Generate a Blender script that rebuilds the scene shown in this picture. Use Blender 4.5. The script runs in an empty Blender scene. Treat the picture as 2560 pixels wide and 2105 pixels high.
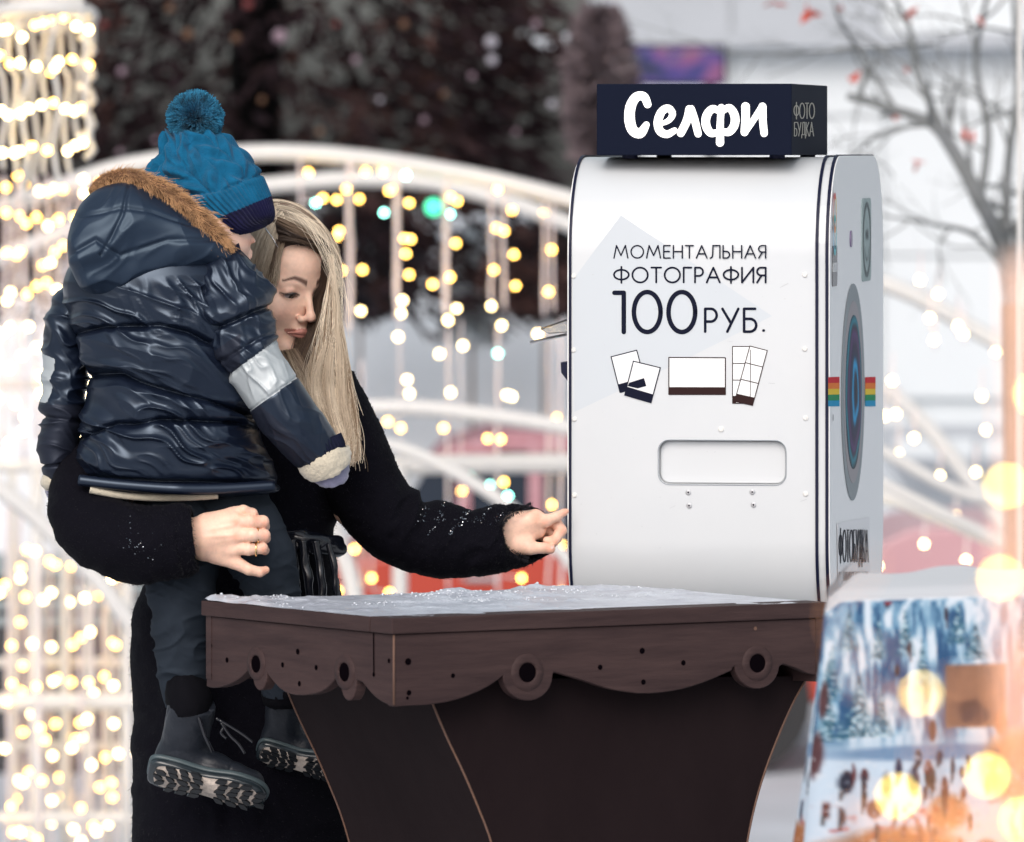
import bpy, math, random
import numpy as np
from mathutils import Vector
random.seed(7)
rng = np.random.default_rng(7)
SC = bpy.context.scene
COL = SC.collection
# ------------------------------------------------------------------ camera
F, HX, HY, CZ = 18150.0, 1280.0, 380.0, 1.68     # focal length in photo pixels, principal point, eye height
cam_d = bpy.data.cameras.new('camera'); cam = bpy.data.objects.new('camera', cam_d); COL.objects.link(cam)
cam.location = (0, 0, CZ); cam.rotation_euler = (math.pi/2, 0, 0)
cam_d.sensor_width = 36; cam_d.lens = 36*F/2560; cam_d.shift_y = -(1052.5-HY)/2560
cam_d.clip_end = 600; cam_d.clip_start = 0.2
cam_d.dof.use_dof = True; cam_d.dof.focus_distance = 10.95; cam_d.dof.aperture_fstop = 8.2
SC.camera = cam
# ------------------------------------------------------------------ light
SUN_AZ, SUN_EL = math.radians(-167), math.radians(36)    # azimuth from +Y, clockwise to +X
w = bpy.data.worlds.new('World'); SC.world = w; w.use_nodes = True
nt = w.node_tree; nt.nodes.clear()
sky = nt.nodes.new('ShaderNodeTexSky'); sky.sky_type = 'NISHITA'; sky.sun_disc = False
sky.sun_elevation = SUN_EL; sky.sun_rotation = SUN_AZ; sky.air_density = 1.0; sky.dust_density = 4.0; sky.ozone_density = 1.0
hs = nt.nodes.new('ShaderNodeHueSaturation'); hs.inputs['Saturation'].default_value = 0.5; hs.inputs['Hue'].default_value = 0.47
bg = nt.nodes.new('ShaderNodeBackground'); bg.inputs['Strength'].default_value = 0.15
wo = nt.nodes.new('ShaderNodeOutputWorld')
nt.links.new(sky.outputs[0], hs.inputs['Color']); nt.links.new(hs.outputs[0], bg.inputs[0]); nt.links.new(bg.outputs[0], wo.inputs[0])
sd = bpy.data.lights.new('sun', 'SUN'); sd.energy = 1.0; sd.angle = math.radians(40); sd.color = (1.0, 0.95, 0.88)
sun = bpy.data.objects.new('sun', sd); COL.objects.link(sun)
sdir = Vector((math.sin(SUN_AZ)*math.cos(SUN_EL), math.cos(SUN_AZ)*math.cos(SUN_EL), math.sin(SUN_EL)))
sun.rotation_euler = sdir.to_track_quat('Z', 'Y').to_euler(); sun.location = sdir*30
vs = SC.view_settings; vs.view_transform = 'Standard'; vs.look = 'None'; vs.exposure = 0.14; vs.gamma = 1.0; vs.use_curve_mapping = False
SC.cycles.max_bounces = 6; SC.cycles.transparent_max_bounces = 8; SC.cycles.caustics_reflective = False; SC.cycles.caustics_refractive = False
try:
    SC.cycles.use_denoising = True; SC.cycles.denoiser = 'OPENIMAGEDENOISE'
except Exception: pass

# ------------------------------------------------------------------ helpers
def P(px, py, d):
    px = np.asarray(px, float); py = np.asarray(py, float); d = np.asarray(d, float)
    return np.stack(np.broadcast_arrays((px-HX)*d/F, d, CZ-(py-HY)*d/F), -1)
def toppx(v):
    v = np.asarray(v, float); return HX+v[..., 0]*F/v[..., 1], HY-(v[..., 2]-CZ)*F/v[..., 1]
def norm(v):
    v = np.asarray(v, float); return v/np.maximum(np.linalg.norm(v, axis=-1, keepdims=True), 1e-12)
def hit(px, py, p0, n):
    px = np.asarray(px, float); py = np.asarray(py, float)
    d = np.stack(np.broadcast_arrays((px-HX)/F, np.ones_like(px*py), -(py-HY)/F), -1)
    t = np.dot(np.asarray(p0)-np.array([0, 0, CZ]), n)/(d@np.asarray(n))
    return np.array([0, 0, CZ])+d*t[..., None]
def _h(i, j, k, s):
    n = (i*374761393+j*668265263+k*2147483647+s*974634777) & 0xffffffff
    n = ((n ^ (n >> 13))*1274126177) & 0xffffffff
    n = ((n ^ (n >> 16))*2246822519) & 0xffffffff
    return ((n >> 8) & 0xffff)/65535.0
def noise(x, y, z=0.0, s=0):
    x, y, z = np.broadcast_arrays(np.asarray(x, float), np.asarray(y, float), np.asarray(z, float))
    i, j, k = np.floor(x).astype(np.int64), np.floor(y).astype(np.int64), np.floor(z).astype(np.int64)
    a, b, c = x-i, y-j, z-k
    a, b, c = a*a*a*(a*(a*6-15)+10), b*b*b*(b*(b*6-15)+10), c*c*c*(c*(c*6-15)+10)
    r = 0
    for di in (0, 1):
        for dj in (0, 1):
            for dk in (0, 1):
                r = r+_h(i+di, j+dj, k+dk, s)*(a if di else 1-a)*(b if dj else 1-b)*(c if dk else 1-c)
    return r*2-1
def fbm(x, y, z=0.0, s=0, o=3):
    r, a = 0, 1.0
    for q in range(o):
        r = r+a*noise(x*2**q, y*2**q, z*2**q, s+q*17); a *= .5
    return r
def crom(pts, n, closed=False):
    p = np.asarray(pts, float); m = len(p)
    if closed: idx = lambda i: p[i % m]; segs = m
    else: idx = lambda i: p[min(max(i, 0), m-1)]; segs = m-1
    u = np.linspace(0, segs, n, endpoint=not closed); out = []
    for t in u:
        i = min(int(t), segs-1); f = t-i
        a, b, c, d = idx(i-1), idx(i), idx(i+1), idx(i+2)
        out.append(.5*((2*b)+(c-a)*f+(2*a-5*b+4*c-d)*f*f+(3*b-a-3*c+d)*f**3))
    return np.array(out)

# ---- scene objects
WL = {}
def tag(o, label=None, cat=None, group=None, kind=None):
    if label: o['label'] = label
    if cat: o['category'] = cat
    if group: o['group'] = group
    if kind: o['kind'] = kind
    return o
def link(o, parent, loc=None):
    COL.objects.link(o)
    if loc is None: loc = WL[parent.name] if parent else np.zeros(3)
    loc = np.asarray(loc, float); WL[o.name] = loc
    if parent:
        o.parent = parent; o.location = tuple(loc-WL[parent.name])
    else: o.location = tuple(loc)
    return o
def thing(name, loc, label, cat, group=None):
    o = bpy.data.objects.new(name, None); o.empty_display_size = .1
    link(o, None, loc); return tag(o, label, cat, group)
def mk(name, v, f, m, parent=None, smooth=True, col=None, mi=None, loc=None):
    """one mesh object from world-space vertices"""
    v = np.asarray(v, float)
    me = bpy.data.meshes.new(name)
    if loc is None: loc = WL[parent.name] if parent else v.mean(0)*0
    vv = v-np.asarray(loc)
    if isinstance(f, np.ndarray):
        nf, k = f.shape
        me.vertices.add(len(vv)); me.vertices.foreach_set('co', vv.astype(np.float32).ravel())
        me.loops.add(nf*k); me.loops.foreach_set('vertex_index', f.astype(np.int32).ravel())
        me.polygons.add(nf); me.polygons.foreach_set('loop_start', (np.arange(nf)*k).astype(np.int32))
        try: me.polygons.foreach_set('loop_total', np.full(nf, k, np.int32))
        except Exception: pass
    else: me.from_pydata([tuple(q) for q in vv], [], [tuple(int(x) for x in q) for q in f])
    for q in (m if isinstance(m, (list, tuple)) else [m]): me.materials.append(q)
    if mi is not None: me.polygons.foreach_set('material_index', np.asarray(mi, np.int32))
    me.polygons.foreach_set('use_smooth', np.full(len(me.polygons), bool(smooth)))
    if col is not None:
        a = me.color_attributes.new('col', 'FLOAT_COLOR', 'POINT')
        c = np.ones((len(vv), 4), np.float32); c[:, :3] = col; a.data.foreach_set('color', c.ravel())
    me.update(); me.validate()
    o = bpy.data.objects.new(name, me); return link(o, parent, loc)
def fixn(me):
    import bmesh
    b = bmesh.new(); b.from_mesh(me); bmesh.ops.recalc_face_normals(b, faces=b.faces); b.to_mesh(me); b.free()
class MB:
    """collects simple solids into one mesh"""
    def __init__(s): s.v, s.f, s.m = [], [], []
    def add(s, v, f, m=0):
        b = len(s.v); s.v += [tuple(map(float, q)) for q in v]; s.f += [tuple(int(i)+b for i in q) for q in f]; s.m += [m]*len(f); return s
    def box(s, c, h, ax=None, m=0, bev=0.0):
        c = np.asarray(c, float); ax = np.eye(3) if ax is None else np.asarray(ax, float)
        if bev <= 0:
            v = [c+ax[0]*h[0]*x+ax[1]*h[1]*y+ax[2]*h[2]*z for x in (-1, 1) for y in (-1, 1) for z in (-1, 1)]
            return s.add(v, [(0, 1, 3, 2), (4, 6, 7, 5), (0, 4, 5, 1), (2, 3, 7, 6), (0, 2, 6, 4), (1, 5, 7, 3)], m)
        a = [h[0]-bev, h[1]-bev]
        ring = [(-h[0], -a[1]), (-h[0], a[1]), (-a[0], h[1]), (a[0], h[1]), (h[0], a[1]), (h[0], -a[1]), (a[0], -h[1]), (-a[0], -h[1])]
        v, k = [], len(ring)
        for z, sc in ((-h[2], 1-bev/min(h[0], h[1])), (-h[2]+bev, 1), (h[2]-bev, 1), (h[2], 1-bev/min(h[0], h[1]))):
            v += [c+ax[0]*x*sc+ax[1]*y*sc+ax[2]*z for x, y in ring]
        f = [tuple(range(k))]
        for r in range(3): f += [(r*k+i, (r+1)*k+i, (r+1)*k+(i+1) % k, r*k+(i+1) % k) for i in range(k)]
        f.append(tuple(range(4*k-1, 3*k-1, -1)))
        return s.add(v, f, m)
    def tube(s, pts, r, n=8, m=0, cap=True):
        pts = np.asarray(pts, float); K = len(pts); r = np.broadcast_to(np.asarray(r, float), (K,))
        T = norm(np.gradient(pts, axis=0)); up = np.array([0, 0, 1.0]) if abs(T[0][2]) < .9 else np.array([0, 1.0, 0])
        A = norm(np.cross(T[0], up)); v = []
        for i in range(K):
            A = norm(A-T[i]*np.dot(A, T[i])); B = np.cross(T[i], A)
            for j in range(n):
                a = 2*math.pi*j/n; v.append(pts[i]+r[i]*(A*math.cos(a)+B*math.sin(a)))
        f = [(i*n+j, i*n+(j+1) % n, (i+1)*n+(j+1) % n, (i+1)*n+j) for i in range(K-1) for j in range(n)]
        if cap: f += [tuple(range(n))[::-1], tuple(range((K-1)*n, K*n))]
        return s.add(v, f, m)
    def ball(s, c, r, n=10, m=0, sc=(1, 1, 1)):
        v = [np.asarray(c)+np.array([0, 0, r*sc[2]])]; k = n//2
        for i in range(1, k):
            for j in range(n):
                a, b = math.pi*i/k, 2*math.pi*j/n
                v.append(np.asarray(c)+r*np.array([math.sin(a)*math.cos(b)*sc[0], math.sin(a)*math.sin(b)*sc[1], math.cos(a)*sc[2]]))
        v.append(np.asarray(c)-np.array([0, 0, r*sc[2]])); f = [(0, 1+j, 1+(j+1) % n) for j in range(n)]
        for i in range(k-2): f += [(1+i*n+j, 1+(i+1)*n+j, 1+(i+1)*n+(j+1) % n, 1+i*n+(j+1) % n) for j in range(n)]
        b = 1+(k-2)*n; f += [(b+(j+1) % n, b+j, len(v)-1) for j in range(n)]
        return s.add(v, f, m)
    def prism(s, poly, off, m=0):
        """poly: (n,3) outline, off: extrusion vector"""
        poly = np.asarray(poly, float); n = len(poly); off = np.asarray(off, float)
        return s.add(list(poly)+list(poly+off), [tuple(range(n)), tuple(range(2*n-1, n-1, -1))]+[(i, i+n, (i+1) % n+n, (i+1) % n) for i in range(n)], m)
    def build(s, name, m, parent=None, smooth=False, loc=None, col=None):
        o = s._build(name, m, parent, smooth, loc, col)
        if len(s.f) > 1 and len(s.f) < 3000: fixn(o.data)
        return o
    def _build(s, name, m, parent=None, smooth=False, loc=None, col=None):
        return mk(name, np.array(s.v), s.f, m, parent, smooth, col=col, mi=s.m, loc=loc)
def bevel(o, w=.002, seg=2):
    b = o.modifiers.new('b', 'BEVEL'); b.width = w; b.segments = seg; b.limit_method = 'ANGLE'; b.angle_limit = math.radians(40); return o

# ---- materials
def mat(name, c, rough=.5, metal=0., spec=.5, emit=None, es=0., bump=None, var=None, attr=False, sheen=0., coat=0., sss=0., alpha=1., trans=0., bump2=None, stretch=None, tint=None):
    m = bpy.data.materials.new(name); m.use_nodes = True; N = m.node_tree.nodes; L = m.node_tree.links
    b = N['Principled BSDF']; I = b.inputs
    I['Base Color'].default_value = (*c, 1); I['Roughness'].default_value = rough; I['Metallic'].default_value = metal
    I['Specular IOR Level'].default_value = spec; I['Alpha'].default_value = alpha; I['Transmission Weight'].default_value = trans
    I['Coat Weight'].default_value = coat
    if tint: I['Specular Tint'].default_value = (*tint, 1)
    if sheen: I['Sheen Weight'].default_value = sheen; I['Sheen Roughness'].default_value = .5
    if sss:
        I['Subsurface Weight'].default_value = sss; I['Subsurface Radius'].default_value = (.012, .004, .002); I['Subsurface Scale'].default_value = .35
    if emit: I['Emission Color'].default_value = (*emit, 1); I['Emission Strength'].default_value = es; m.cycles.emission_sampling = 'NONE'
    tc = N.new('ShaderNodeTexCoord'); src = tc.outputs['Object']
    if stretch:
        mp = N.new('ShaderNodeMapping'); mp.inputs['Scale'].default_value = stretch; L.new(src, mp.inputs[0]); src = mp.outputs[0]
    base = None
    if attr:
        at = N.new('ShaderNodeVertexColor'); at.layer_name = 'col'; base = at.outputs[0]; L.new(base, I['Base Color'])
    if var:                                     # (noise scale, amount, second colour)
        n = N.new('ShaderNodeTexNoise'); n.inputs['Scale'].default_value = var[0]; n.inputs['Detail'].default_value = 6; n.inputs['Roughness'].default_value = .65; L.new(src, n.inputs['Vector'])
        r = N.new('ShaderNodeMapRange'); r.inputs[1].default_value = .35; r.inputs[2].default_value = .68; r.inputs[4].default_value = var[1]; L.new(n.outputs[0], r.inputs[0])
        x = N.new('ShaderNodeMix'); x.data_type = 'RGBA'; L.new(r.outputs[0], x.inputs[0])
        if base: L.new(base, x.inputs[6])
        else: x.inputs[6].default_value = (*c, 1)
        x.inputs[7].default_value = (*var[2], 1); L.new(x.outputs[2], I['Base Color'])
    prev = None
    for bp in (bump, bump2):                    # (scale, strength, distance)
        if bp:
            n = N.new('ShaderNodeTexNoise'); n.inputs['Scale'].default_value = bp[0]; n.inputs['Detail'].default_value = 4; L.new(src, n.inputs['Vector'])
            u = N.new('ShaderNodeBump'); u.inputs['Strength'].default_value = bp[1]; u.inputs['Distance'].default_value = bp[2]; L.new(n.outputs[0], u.inputs['Height'])
            if prev: L.new(prev, u.inputs['Normal'])
            prev = u.outputs[0]
    if prev: L.new(prev, I['Normal'])
    return m

# ---- organic surfaces
def gridmesh(V, name, m, parent, closed_u=True, cap=True, smooth=True, col=None, mi=None):
    nv, nu, _ = V.shape; v = V.reshape(-1, 3)
    i, j = np.meshgrid(np.arange(nv-1), np.arange(nu if closed_u else nu-1), indexing='ij')
    a = i*nu+j; b = i*nu+(j+1) % nu; c = (i+1)*nu+(j+1) % nu; d = (i+1)*nu+j
    f = np.stack([a, b, c, d], -1).reshape(-1, 4)
    if cap and closed_u:
        v = np.vstack([v, V[0].mean(0), V[-1].mean(0)]); n = nv*nu
        k = np.arange(nu)
        f = np.vstack([f, np.stack([(k+1) % nu, k, np.full(nu, n), np.full(nu, n)], -1), np.stack([(nv-1)*nu+k, (nv-1)*nu+(k+1) % nu, np.full(nu, n+1), np.full(nu, n+1)], -1)])
        ff = [tuple(q) if q[2] != q[3] else tuple(q[:3]) for q in f.tolist()]
        if mi is not None: mi = np.concatenate([mi, np.full(nu, mi[0]), np.full(nu, mi[-1])])
        if col is not None: col = np.vstack([col, col[:1], col[-1:]])
        return mk(name, v, ff, m, parent, smooth, col=col, mi=mi)
    return mk(name, v, f, m, parent, smooth, col=col, mi=mi)
def vnormals(V, closed_u=True):
    if closed_u: du = np.roll(V, -1, 1)-np.roll(V, 1, 1)
    else: du = np.gradient(V, axis=1)
    dv = np.gradient(V, axis=0); return norm(np.cross(du, dv))
def loft(path, name, m, parent, nu=72, nv=120, disp=None, se=2.0, cap=True, mfn=None, cfn=None, fixaxis=None, ret=False, skew=0.):
    """path rows: px, py, d, half width px, half depth m"""
    R = crom(path, nv); C = P(R[:, 0], R[:, 1], R[:, 2]); T = norm(np.gradient(C, axis=0))
    if fixaxis is not None: A = np.tile(norm(np.array([fixaxis[0], 0, -fixaxis[1]])), (nv, 1))
    else: A = norm(np.cross(T, np.array([0, 1.0, 0])))
    B = norm(np.cross(A, T)); th = np.linspace(0, 2*np.pi, nu, endpoint=False)
    c, s = np.cos(th), np.sin(th); c = np.sign(c)*np.abs(c)**(2/se); s = np.sign(s)*np.abs(s)**(2/se)
    hw = np.maximum(R[:, 3], .05)*R[:, 2]/F; hd = np.maximum(R[:, 4], .0004)
    V = C[:, None]+A[:, None]*hw[:, None, None]*c[None, :, None]+B[:, None]*hd[:, None, None]*s[None, :, None]
    if skew:      # the open end leans: the side towards the camera is shorter
        fr_ = -(V[..., 1]-C[:, None, 1])/np.maximum(hd[:, None], 1e-4); g_ = np.clip((np.linspace(0, 1, nv)-.72)/.28, 0, 1)[:, None]; V[..., 0] -= skew*fr_*g_*R[:, 2][:, None]/F
    return _finish(V, name, m, parent, disp, cap, mfn, cfn, ret)
def _finish(V, name, m, parent, disp, cap, mfn, cfn, ret):
    nv, nu, _ = V.shape; N = vnormals(V)
    if (N*(V-V.mean(1, keepdims=True))).sum() < 0: N = -N
    t = np.linspace(0, 1, nv)[:, None]+np.zeros((1, nu)); u = np.linspace(0, 1, nu, endpoint=False)[None]+np.zeros((nv, 1))
    px, py = toppx(V)
    if disp is not None: V = V+N*disp(px, py, u, t, N)[..., None]
    mi = None
    if mfn is not None:
        q = mfn(px, py, u, t); mi = q[:-1].reshape(-1)
    col = cfn(px, py, u, t).reshape(-1, 3) if cfn is not None else None
    if ret: return V
    return gridmesh(V, name, m, parent, cap=cap, mi=mi, col=col)
def slices(outline, p0, p1, d0, d1, depth, name, m, parent, nu=96, nv=140, disp=None, se=2.0, cap=True, mfn=None, cfn=None, bend=0., ret=False):
    """cut a closed outline (photo px) across the axis p0-p1 and give every cut a rounded section; depth(t) = half depth in m"""
    O = crom(outline, 400, closed=True); p0 = np.asarray(p0, float); p1 = np.asarray(p1, float)
    ax = norm(p1-p0); pr = np.array([-ax[1], ax[0]])
    s = (O-p0)@ax; q = (O-p0)@pr; t = .5-.5*np.cos(np.linspace(0, np.pi, nv)); t = .35*t+.65*np.linspace(0, 1, nv)
    lo, hi = s.min(), s.max(); tt = lo+(hi-lo)*(.003+.994*t); L, H = [], []
    s2, q2 = np.roll(s, -1), np.roll(q, -1)
    for x in tt:
        c = (s-x)*(s2-x) <= 0; a = (x-s[c])/np.where(np.abs(s2[c]-s[c]) < 1e-9, 1e-9, s2[c]-s[c]); y = q[c]+(q2[c]-q[c])*np.clip(a, 0, 1)
        L.append(y.min()); H.append(y.max())
    L, H = np.array(L), np.array(H); mid = (L+H)/2; hw = np.maximum((H-L)/2, .3)
    cen = p0+ax*tt[:, None]+pr*mid[:, None]; d = d0+(d1-d0)*t; dep = np.array([depth(x) for x in t])
    hd = dep*np.minimum(1, np.sqrt(np.clip(hw/np.percentile(hw, 40), 0, 1)))
    th = np.linspace(0, 2*np.pi, nu, endpoint=False); c, sn = np.cos(th), np.sin(th)
    c = np.sign(c)*np.abs(c)**(2/se); sn = np.sign(sn)*np.abs(sn)**(2/se)
    X = cen[:, None, :]+pr*(hw[:, None]*c)[..., None]
    D = d[:, None]+hd[:, None]*sn
    D = D+bend*(c*c)
    V = P(X[..., 0], X[..., 1], D)
    # keep the outline where the photo has it: x,z measured at the centre depth
    dc = d[:, None]+0*D; V[..., 0] = ((X[..., 0]-HX)*dc/F); V[..., 2] = CZ-((X[..., 1]-HY)*dc/F)
    return _finish(V, name, m, parent, disp, cap, mfn, cfn, ret)
def strands(paths, r0, r1, col, name, m, parent, col2=None):
    """paths (N,K,3): fine three-sided hairs in one mesh; colour runs col -> col2 from root to tip"""
    N, K, _ = paths.shape; T = norm(np.gradient(paths, axis=1)); A = norm(np.cross(T, np.array([.1, 1, .05]))); B = np.cross(T, A)
    rr = np.asarray(r0).reshape(-1, 1)+(np.asarray(r1).reshape(-1, 1)-np.asarray(r0).reshape(-1, 1))*np.linspace(0, 1, K)[None]; rr = np.broadcast_to(rr, (N, K))
    V = np.stack([paths+rr[..., None]*(A*math.cos(a)+B*math.sin(a)) for a in (.5, .5+2.094, .5+4.189)], 2)
    base = (np.arange(N)*K*3)[:, None, None]; i = np.arange(K-1)[None, :, None]; j = np.arange(3)[None, None]
    f = np.stack([base+i*3+j, base+i*3+(j+1) % 3, base+(i+1)*3+(j+1) % 3, base+(i+1)*3+j], -1).reshape(-1, 4)
    col = np.asarray(col, float).reshape(-1, 1, 1, 3)
    c2 = col if col2 is None else np.asarray(col2, float).reshape(-1, 1, 1, 3)
    g = np.linspace(0, 1, K)[None, :, None, None]; c = np.broadcast_to(col+(c2-col)*g, (N, K, 3, 3)).reshape(-1, 3)
    return mk(name, V.reshape(-1, 3), f, m, parent, True, col=c)

# ---- signed distance fields (numpy) and surface nets
def smin(a, b, k):
    h = np.clip(.5+.5*(b-a)/k, 0, 1); return b+(a-b)*h-k*h*(1-h)
def smax(a, b, k): return -smin(-a, -b, k)
def s_cone(X, a, b, ra, rb):
    a = np.asarray(a, float); b = np.asarray(b, float); ba = b-a; pa = X-a
    h = np.clip((pa@ba)/max(ba@ba, 1e-9), 0, 1); return np.linalg.norm(pa-h[..., None]*ba, axis=-1)-(ra+(rb-ra)*h)
def s_ell(X, c, r):
    q = (X-np.asarray(c, float))/np.asarray(r, float); k0 = np.linalg.norm(q, axis=-1); k1 = np.linalg.norm(q/np.asarray(r, float), axis=-1)
    return k0*(k0-1)/np.maximum(k1, 1e-9)
def nets(fn, lo, hi, h):
    lo = np.asarray(lo, float); hi = np.asarray(hi, float); n = np.ceil((hi-lo)/h).astype(int)+1
    g = np.stack(np.meshgrid(*[lo[i]+h*np.arange(n[i]) for i in range(3)], indexing='ij'), -1)
    f = np.empty(tuple(n), np.float64)
    for i in range(0, n[0], 24): f[i:i+24] = fn(g[i:i+24])
    cs = [(i, j, k) for i in (0, 1) for j in (0, 1) for k in (0, 1)]
    cor = np.stack([f[i:n[0]-1+i, j:n[1]-1+j, k:n[2]-1+k] for i, j, k in cs], -1)
    act = (cor.min(-1) < 0) & (cor.max(-1) >= 0); idx = -np.ones(act.shape, int); ia = np.argwhere(act); idx[act] = np.arange(len(ia))
    cv = cor[act]; S = np.zeros((len(ia), 3)); C = np.zeros(len(ia))
    for a in range(8):
        for b in range(a+1, 8):
            pa, pb = np.array(cs[a]), np.array(cs[b])
            if np.abs(pa-pb).sum() != 1: continue
            fa, fb = cv[:, a], cv[:, b]; m = (fa < 0) != (fb < 0); t = np.where(m, fa/np.where(m, fa-fb, 1), 0)
            S += np.where(m[:, None], pa+(pb-pa)*t[:, None], 0); C += m
    v = lo+h*(ia+S/C[:, None]); Q = []
    for ax in range(3):
        o = [q for q in range(3) if q != ax]; sl0 = [slice(None)]*3; sl1 = [slice(None)]*3; sl0[ax] = slice(0, -1); sl1[ax] = slice(1, None)
        for q in o: sl0[q] = slice(1, -1); sl1[q] = slice(1, -1)
        e = (f[tuple(sl0)] < 0) != (f[tuple(sl1)] < 0); s = f[tuple(sl0)] < 0; w = np.argwhere(e); sg = s[e]
        for q in o: w[:, q] += 1
        def at(d1, d2):
            z = w.copy(); z[:, o[0]] -= d1; z[:, o[1]] -= d2; return idx[z[:, 0], z[:, 1], z[:, 2]]
        q4 = np.stack([at(1, 1), at(0, 1), at(0, 0), at(1, 0)], -1); fl = sg if ax != 1 else ~sg
        q4[~fl] = q4[~fl][:, ::-1]; Q.append(q4)
    q4 = np.vstack(Q); q4 = q4[(q4 >= 0).all(1)]; return v, q4
# ================================================================== the place
M = {}
M['snow'] = mat('snow', (.84, .86, .89), .7, bump=(14, .4, .02), var=(1.2, .5, (.74, .77, .81)))
M['slush'] = mat('trodden snow', (.62, .65, .70), .75, bump=(6, .5, .03), var=(.5, .8, (.42, .43, .46)))
M['facade'] = mat('white facade panel', (.68, .72, .745), .45, var=(.6, .4, (.60, .645, .68)))
M['roofgrey'] = mat('grey roof metal', (.42, .45, .49), .5, var=(.8, .5, (.36, .385, .42)))
M['darkband'] = mat('dark plinth', (.09, .06, .055), .6, var=(3, .6, (.15, .12, .12)))
M['glass'] = mat('dark window glass', (.012, .02, .035), .12, spec=.6)
M['whitepaint'] = mat('white painted steel', (.64, .63, .61), .45, bump=(30, .15, .002), var=(5, .4, (.54, .53, .53)))
M['cable'] = mat('white cable', (.70, .62, .64), .5)
M['bulbwarm'] = mat('warm bulb', (.9, .7, .4), .3, emit=(1, .56, .10), es=17)
M['bulbhot'] = mat('warm bright bulb', (.9, .7, .4), .3, emit=(1, .74, .34), es=18)
M['bulbteal'] = mat('cool bulb', (.5, .9, .9), .3, emit=(.30, 1, .80), es=16)
M['bulbgreen'] = mat('green lamp', (.1, .6, .4), .3, emit=(.02, .75, .36), es=2.2)
M['carred'] = mat('red car paint', (.38, .035, .015), .4)
M['carpink'] = mat('frosted maroon roof paint', (.34, .12, .15), .5, var=(8, .6, (.55, .42, .45)))
M['tyre'] = mat('tyre rubber', (.02, .02, .022), .8)
M['chrome'] = mat('bright metal', (.6, .6, .62), .2, metal=1)
M['bark'] = mat('frosted bark', (.15, .16, .16), .8, bump=(30, .6, .01), var=(7, .7, (.26, .27, .28)))
M['barkbrown'] = mat('brown trunk bark', (.22, .13, .08), .85, bump=(30, .6, .01), var=(9, .6, (.12, .08, .06)))
M['leafred'] = mat('red leaf', (.48, .06, .03), .6)
M['needle'] = mat('dark spruce needles', (.028, .02, .022), .9, spec=.1, attr=True)

# ground: plaza, falling away to a lower street behind the light arches
gx = np.concatenate([[-300, -120, -60], np.linspace(-30, 30, 61), [60, 120, 300]]); gy = np.concatenate([[-40, -10], np.linspace(0, 80, 81), [110, 180, 320]])
X, Y = np.meshgrid(gx, gy); st = np.clip((Y-13.8)/4, 0, 1); Z = -1.0*st*st*(3-2*st)+.02*noise(X*.5, Y*.5)*np.clip((Y-6)/6, 0, 1)
V = np.stack([X, Y, Z], -1); tag(gridmesh(V, 'ground', M['slush'], None, closed_u=False), kind='structure')

# snow bank beyond the street
def bank(name, x0, x1, y0, y1, top, s, label):
    xs = np.linspace(x0, x1, 90); ys = np.linspace(y0, y1, 30); X, Y = np.meshgrid(xs, ys)
    a = np.sin(np.clip((Y-y0)/(y1-y0), 0, 1)*np.pi)**.45*np.clip((X-x0)/1.2, 0, 1)**.6*np.clip((x1-X)/1.2, 0, 1)**.6
    Z = -1.0+a*(top+1.0+.10*fbm(X*1.6, Y*1.2, s=s)+.05*noise(X*5, Y*5, s=s+3))
    return tag(gridmesh(np.stack([X, Y, Z], -1), name, M['snow'], None, closed_u=False), label, None, None, 'structure')
bank('snow_bank', -6, 2.4, 37.2, 40.5, .93, 3, 'long white snow bank across the middle distance')
bank('snow_bank', -14, -2.6, 33.5, 36.5, .45, 8, 'lower white snow bank behind the left light fence')

# white building at the right
B0 = thing('building', P(2000, 1020, 46), 'long white panelled building filling the right background', 'building')
d = 46.0
def wx(px, dd=d): return (px-HX)*dd/F
def wz(py, dd=d): return CZ-(py-HY)*dd/F
MB().box(((wx(1500)+wx(4200))/2, d+3.2, wz(400)), ((wx(4200)-wx(1500))/2, 3.0, (wz(-900)-wz(1000)*1)/2*1.0+.0)).build('wall', M['facade'], B0)
cols = [1500, 1830, 2210, 2590, 2980, 3400, 3800, 4200]; rows = [-900, -560, -250, 110, 290, 640, 1000]
for i in range(len(cols)-1):
    for j in range(len(rows)-1):
        x0, x1, z1, z0 = wx(cols[i])+.008, wx(cols[i+1])-.008, wz(rows[j])-.008, wz(rows[j+1])+.008
        o = MB().box(((x0+x1)/2, d+.17, (z0+z1)/2), ((x1-x0)/2, .03, (z1-z0)/2)).build('panel', M['roofgrey' if j == 2 and i < 2 else 'facade'], B0)
MB().box((wx(2600), d+.1, wz(100)), (wx(3900)-wx(2600), .22, .05)).build('ledge', M['roofgrey'], B0)
MB().box((wx(2850), d+.35, (wz(1015)+wz(1065))/2), (wx(4200)-wx(2850), .14, (wz(1015)-wz(1065))/2)).build('plinth', M['darkband'], B0)
MB().box((wx(2850), d+.3, (wz(1065)-1.1)/2), (wx(4200)-wx(2850), .3, (wz(1065)+1.1)/2)).build('base_wall', M['roofgrey'], B0)
for k, (a, b) in enumerate([(2230, 2420), (2440, 2620), (2640, 2860)]):
    MB().box(((wx(a)+wx(b))/2, d-.4, (wz(1090)+wz(1135))/2), ((wx(b)-wx(a))/2, .12, (wz(1090)-wz(1135))/2)).build('bench_ledge', M['facade'], B0)
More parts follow.
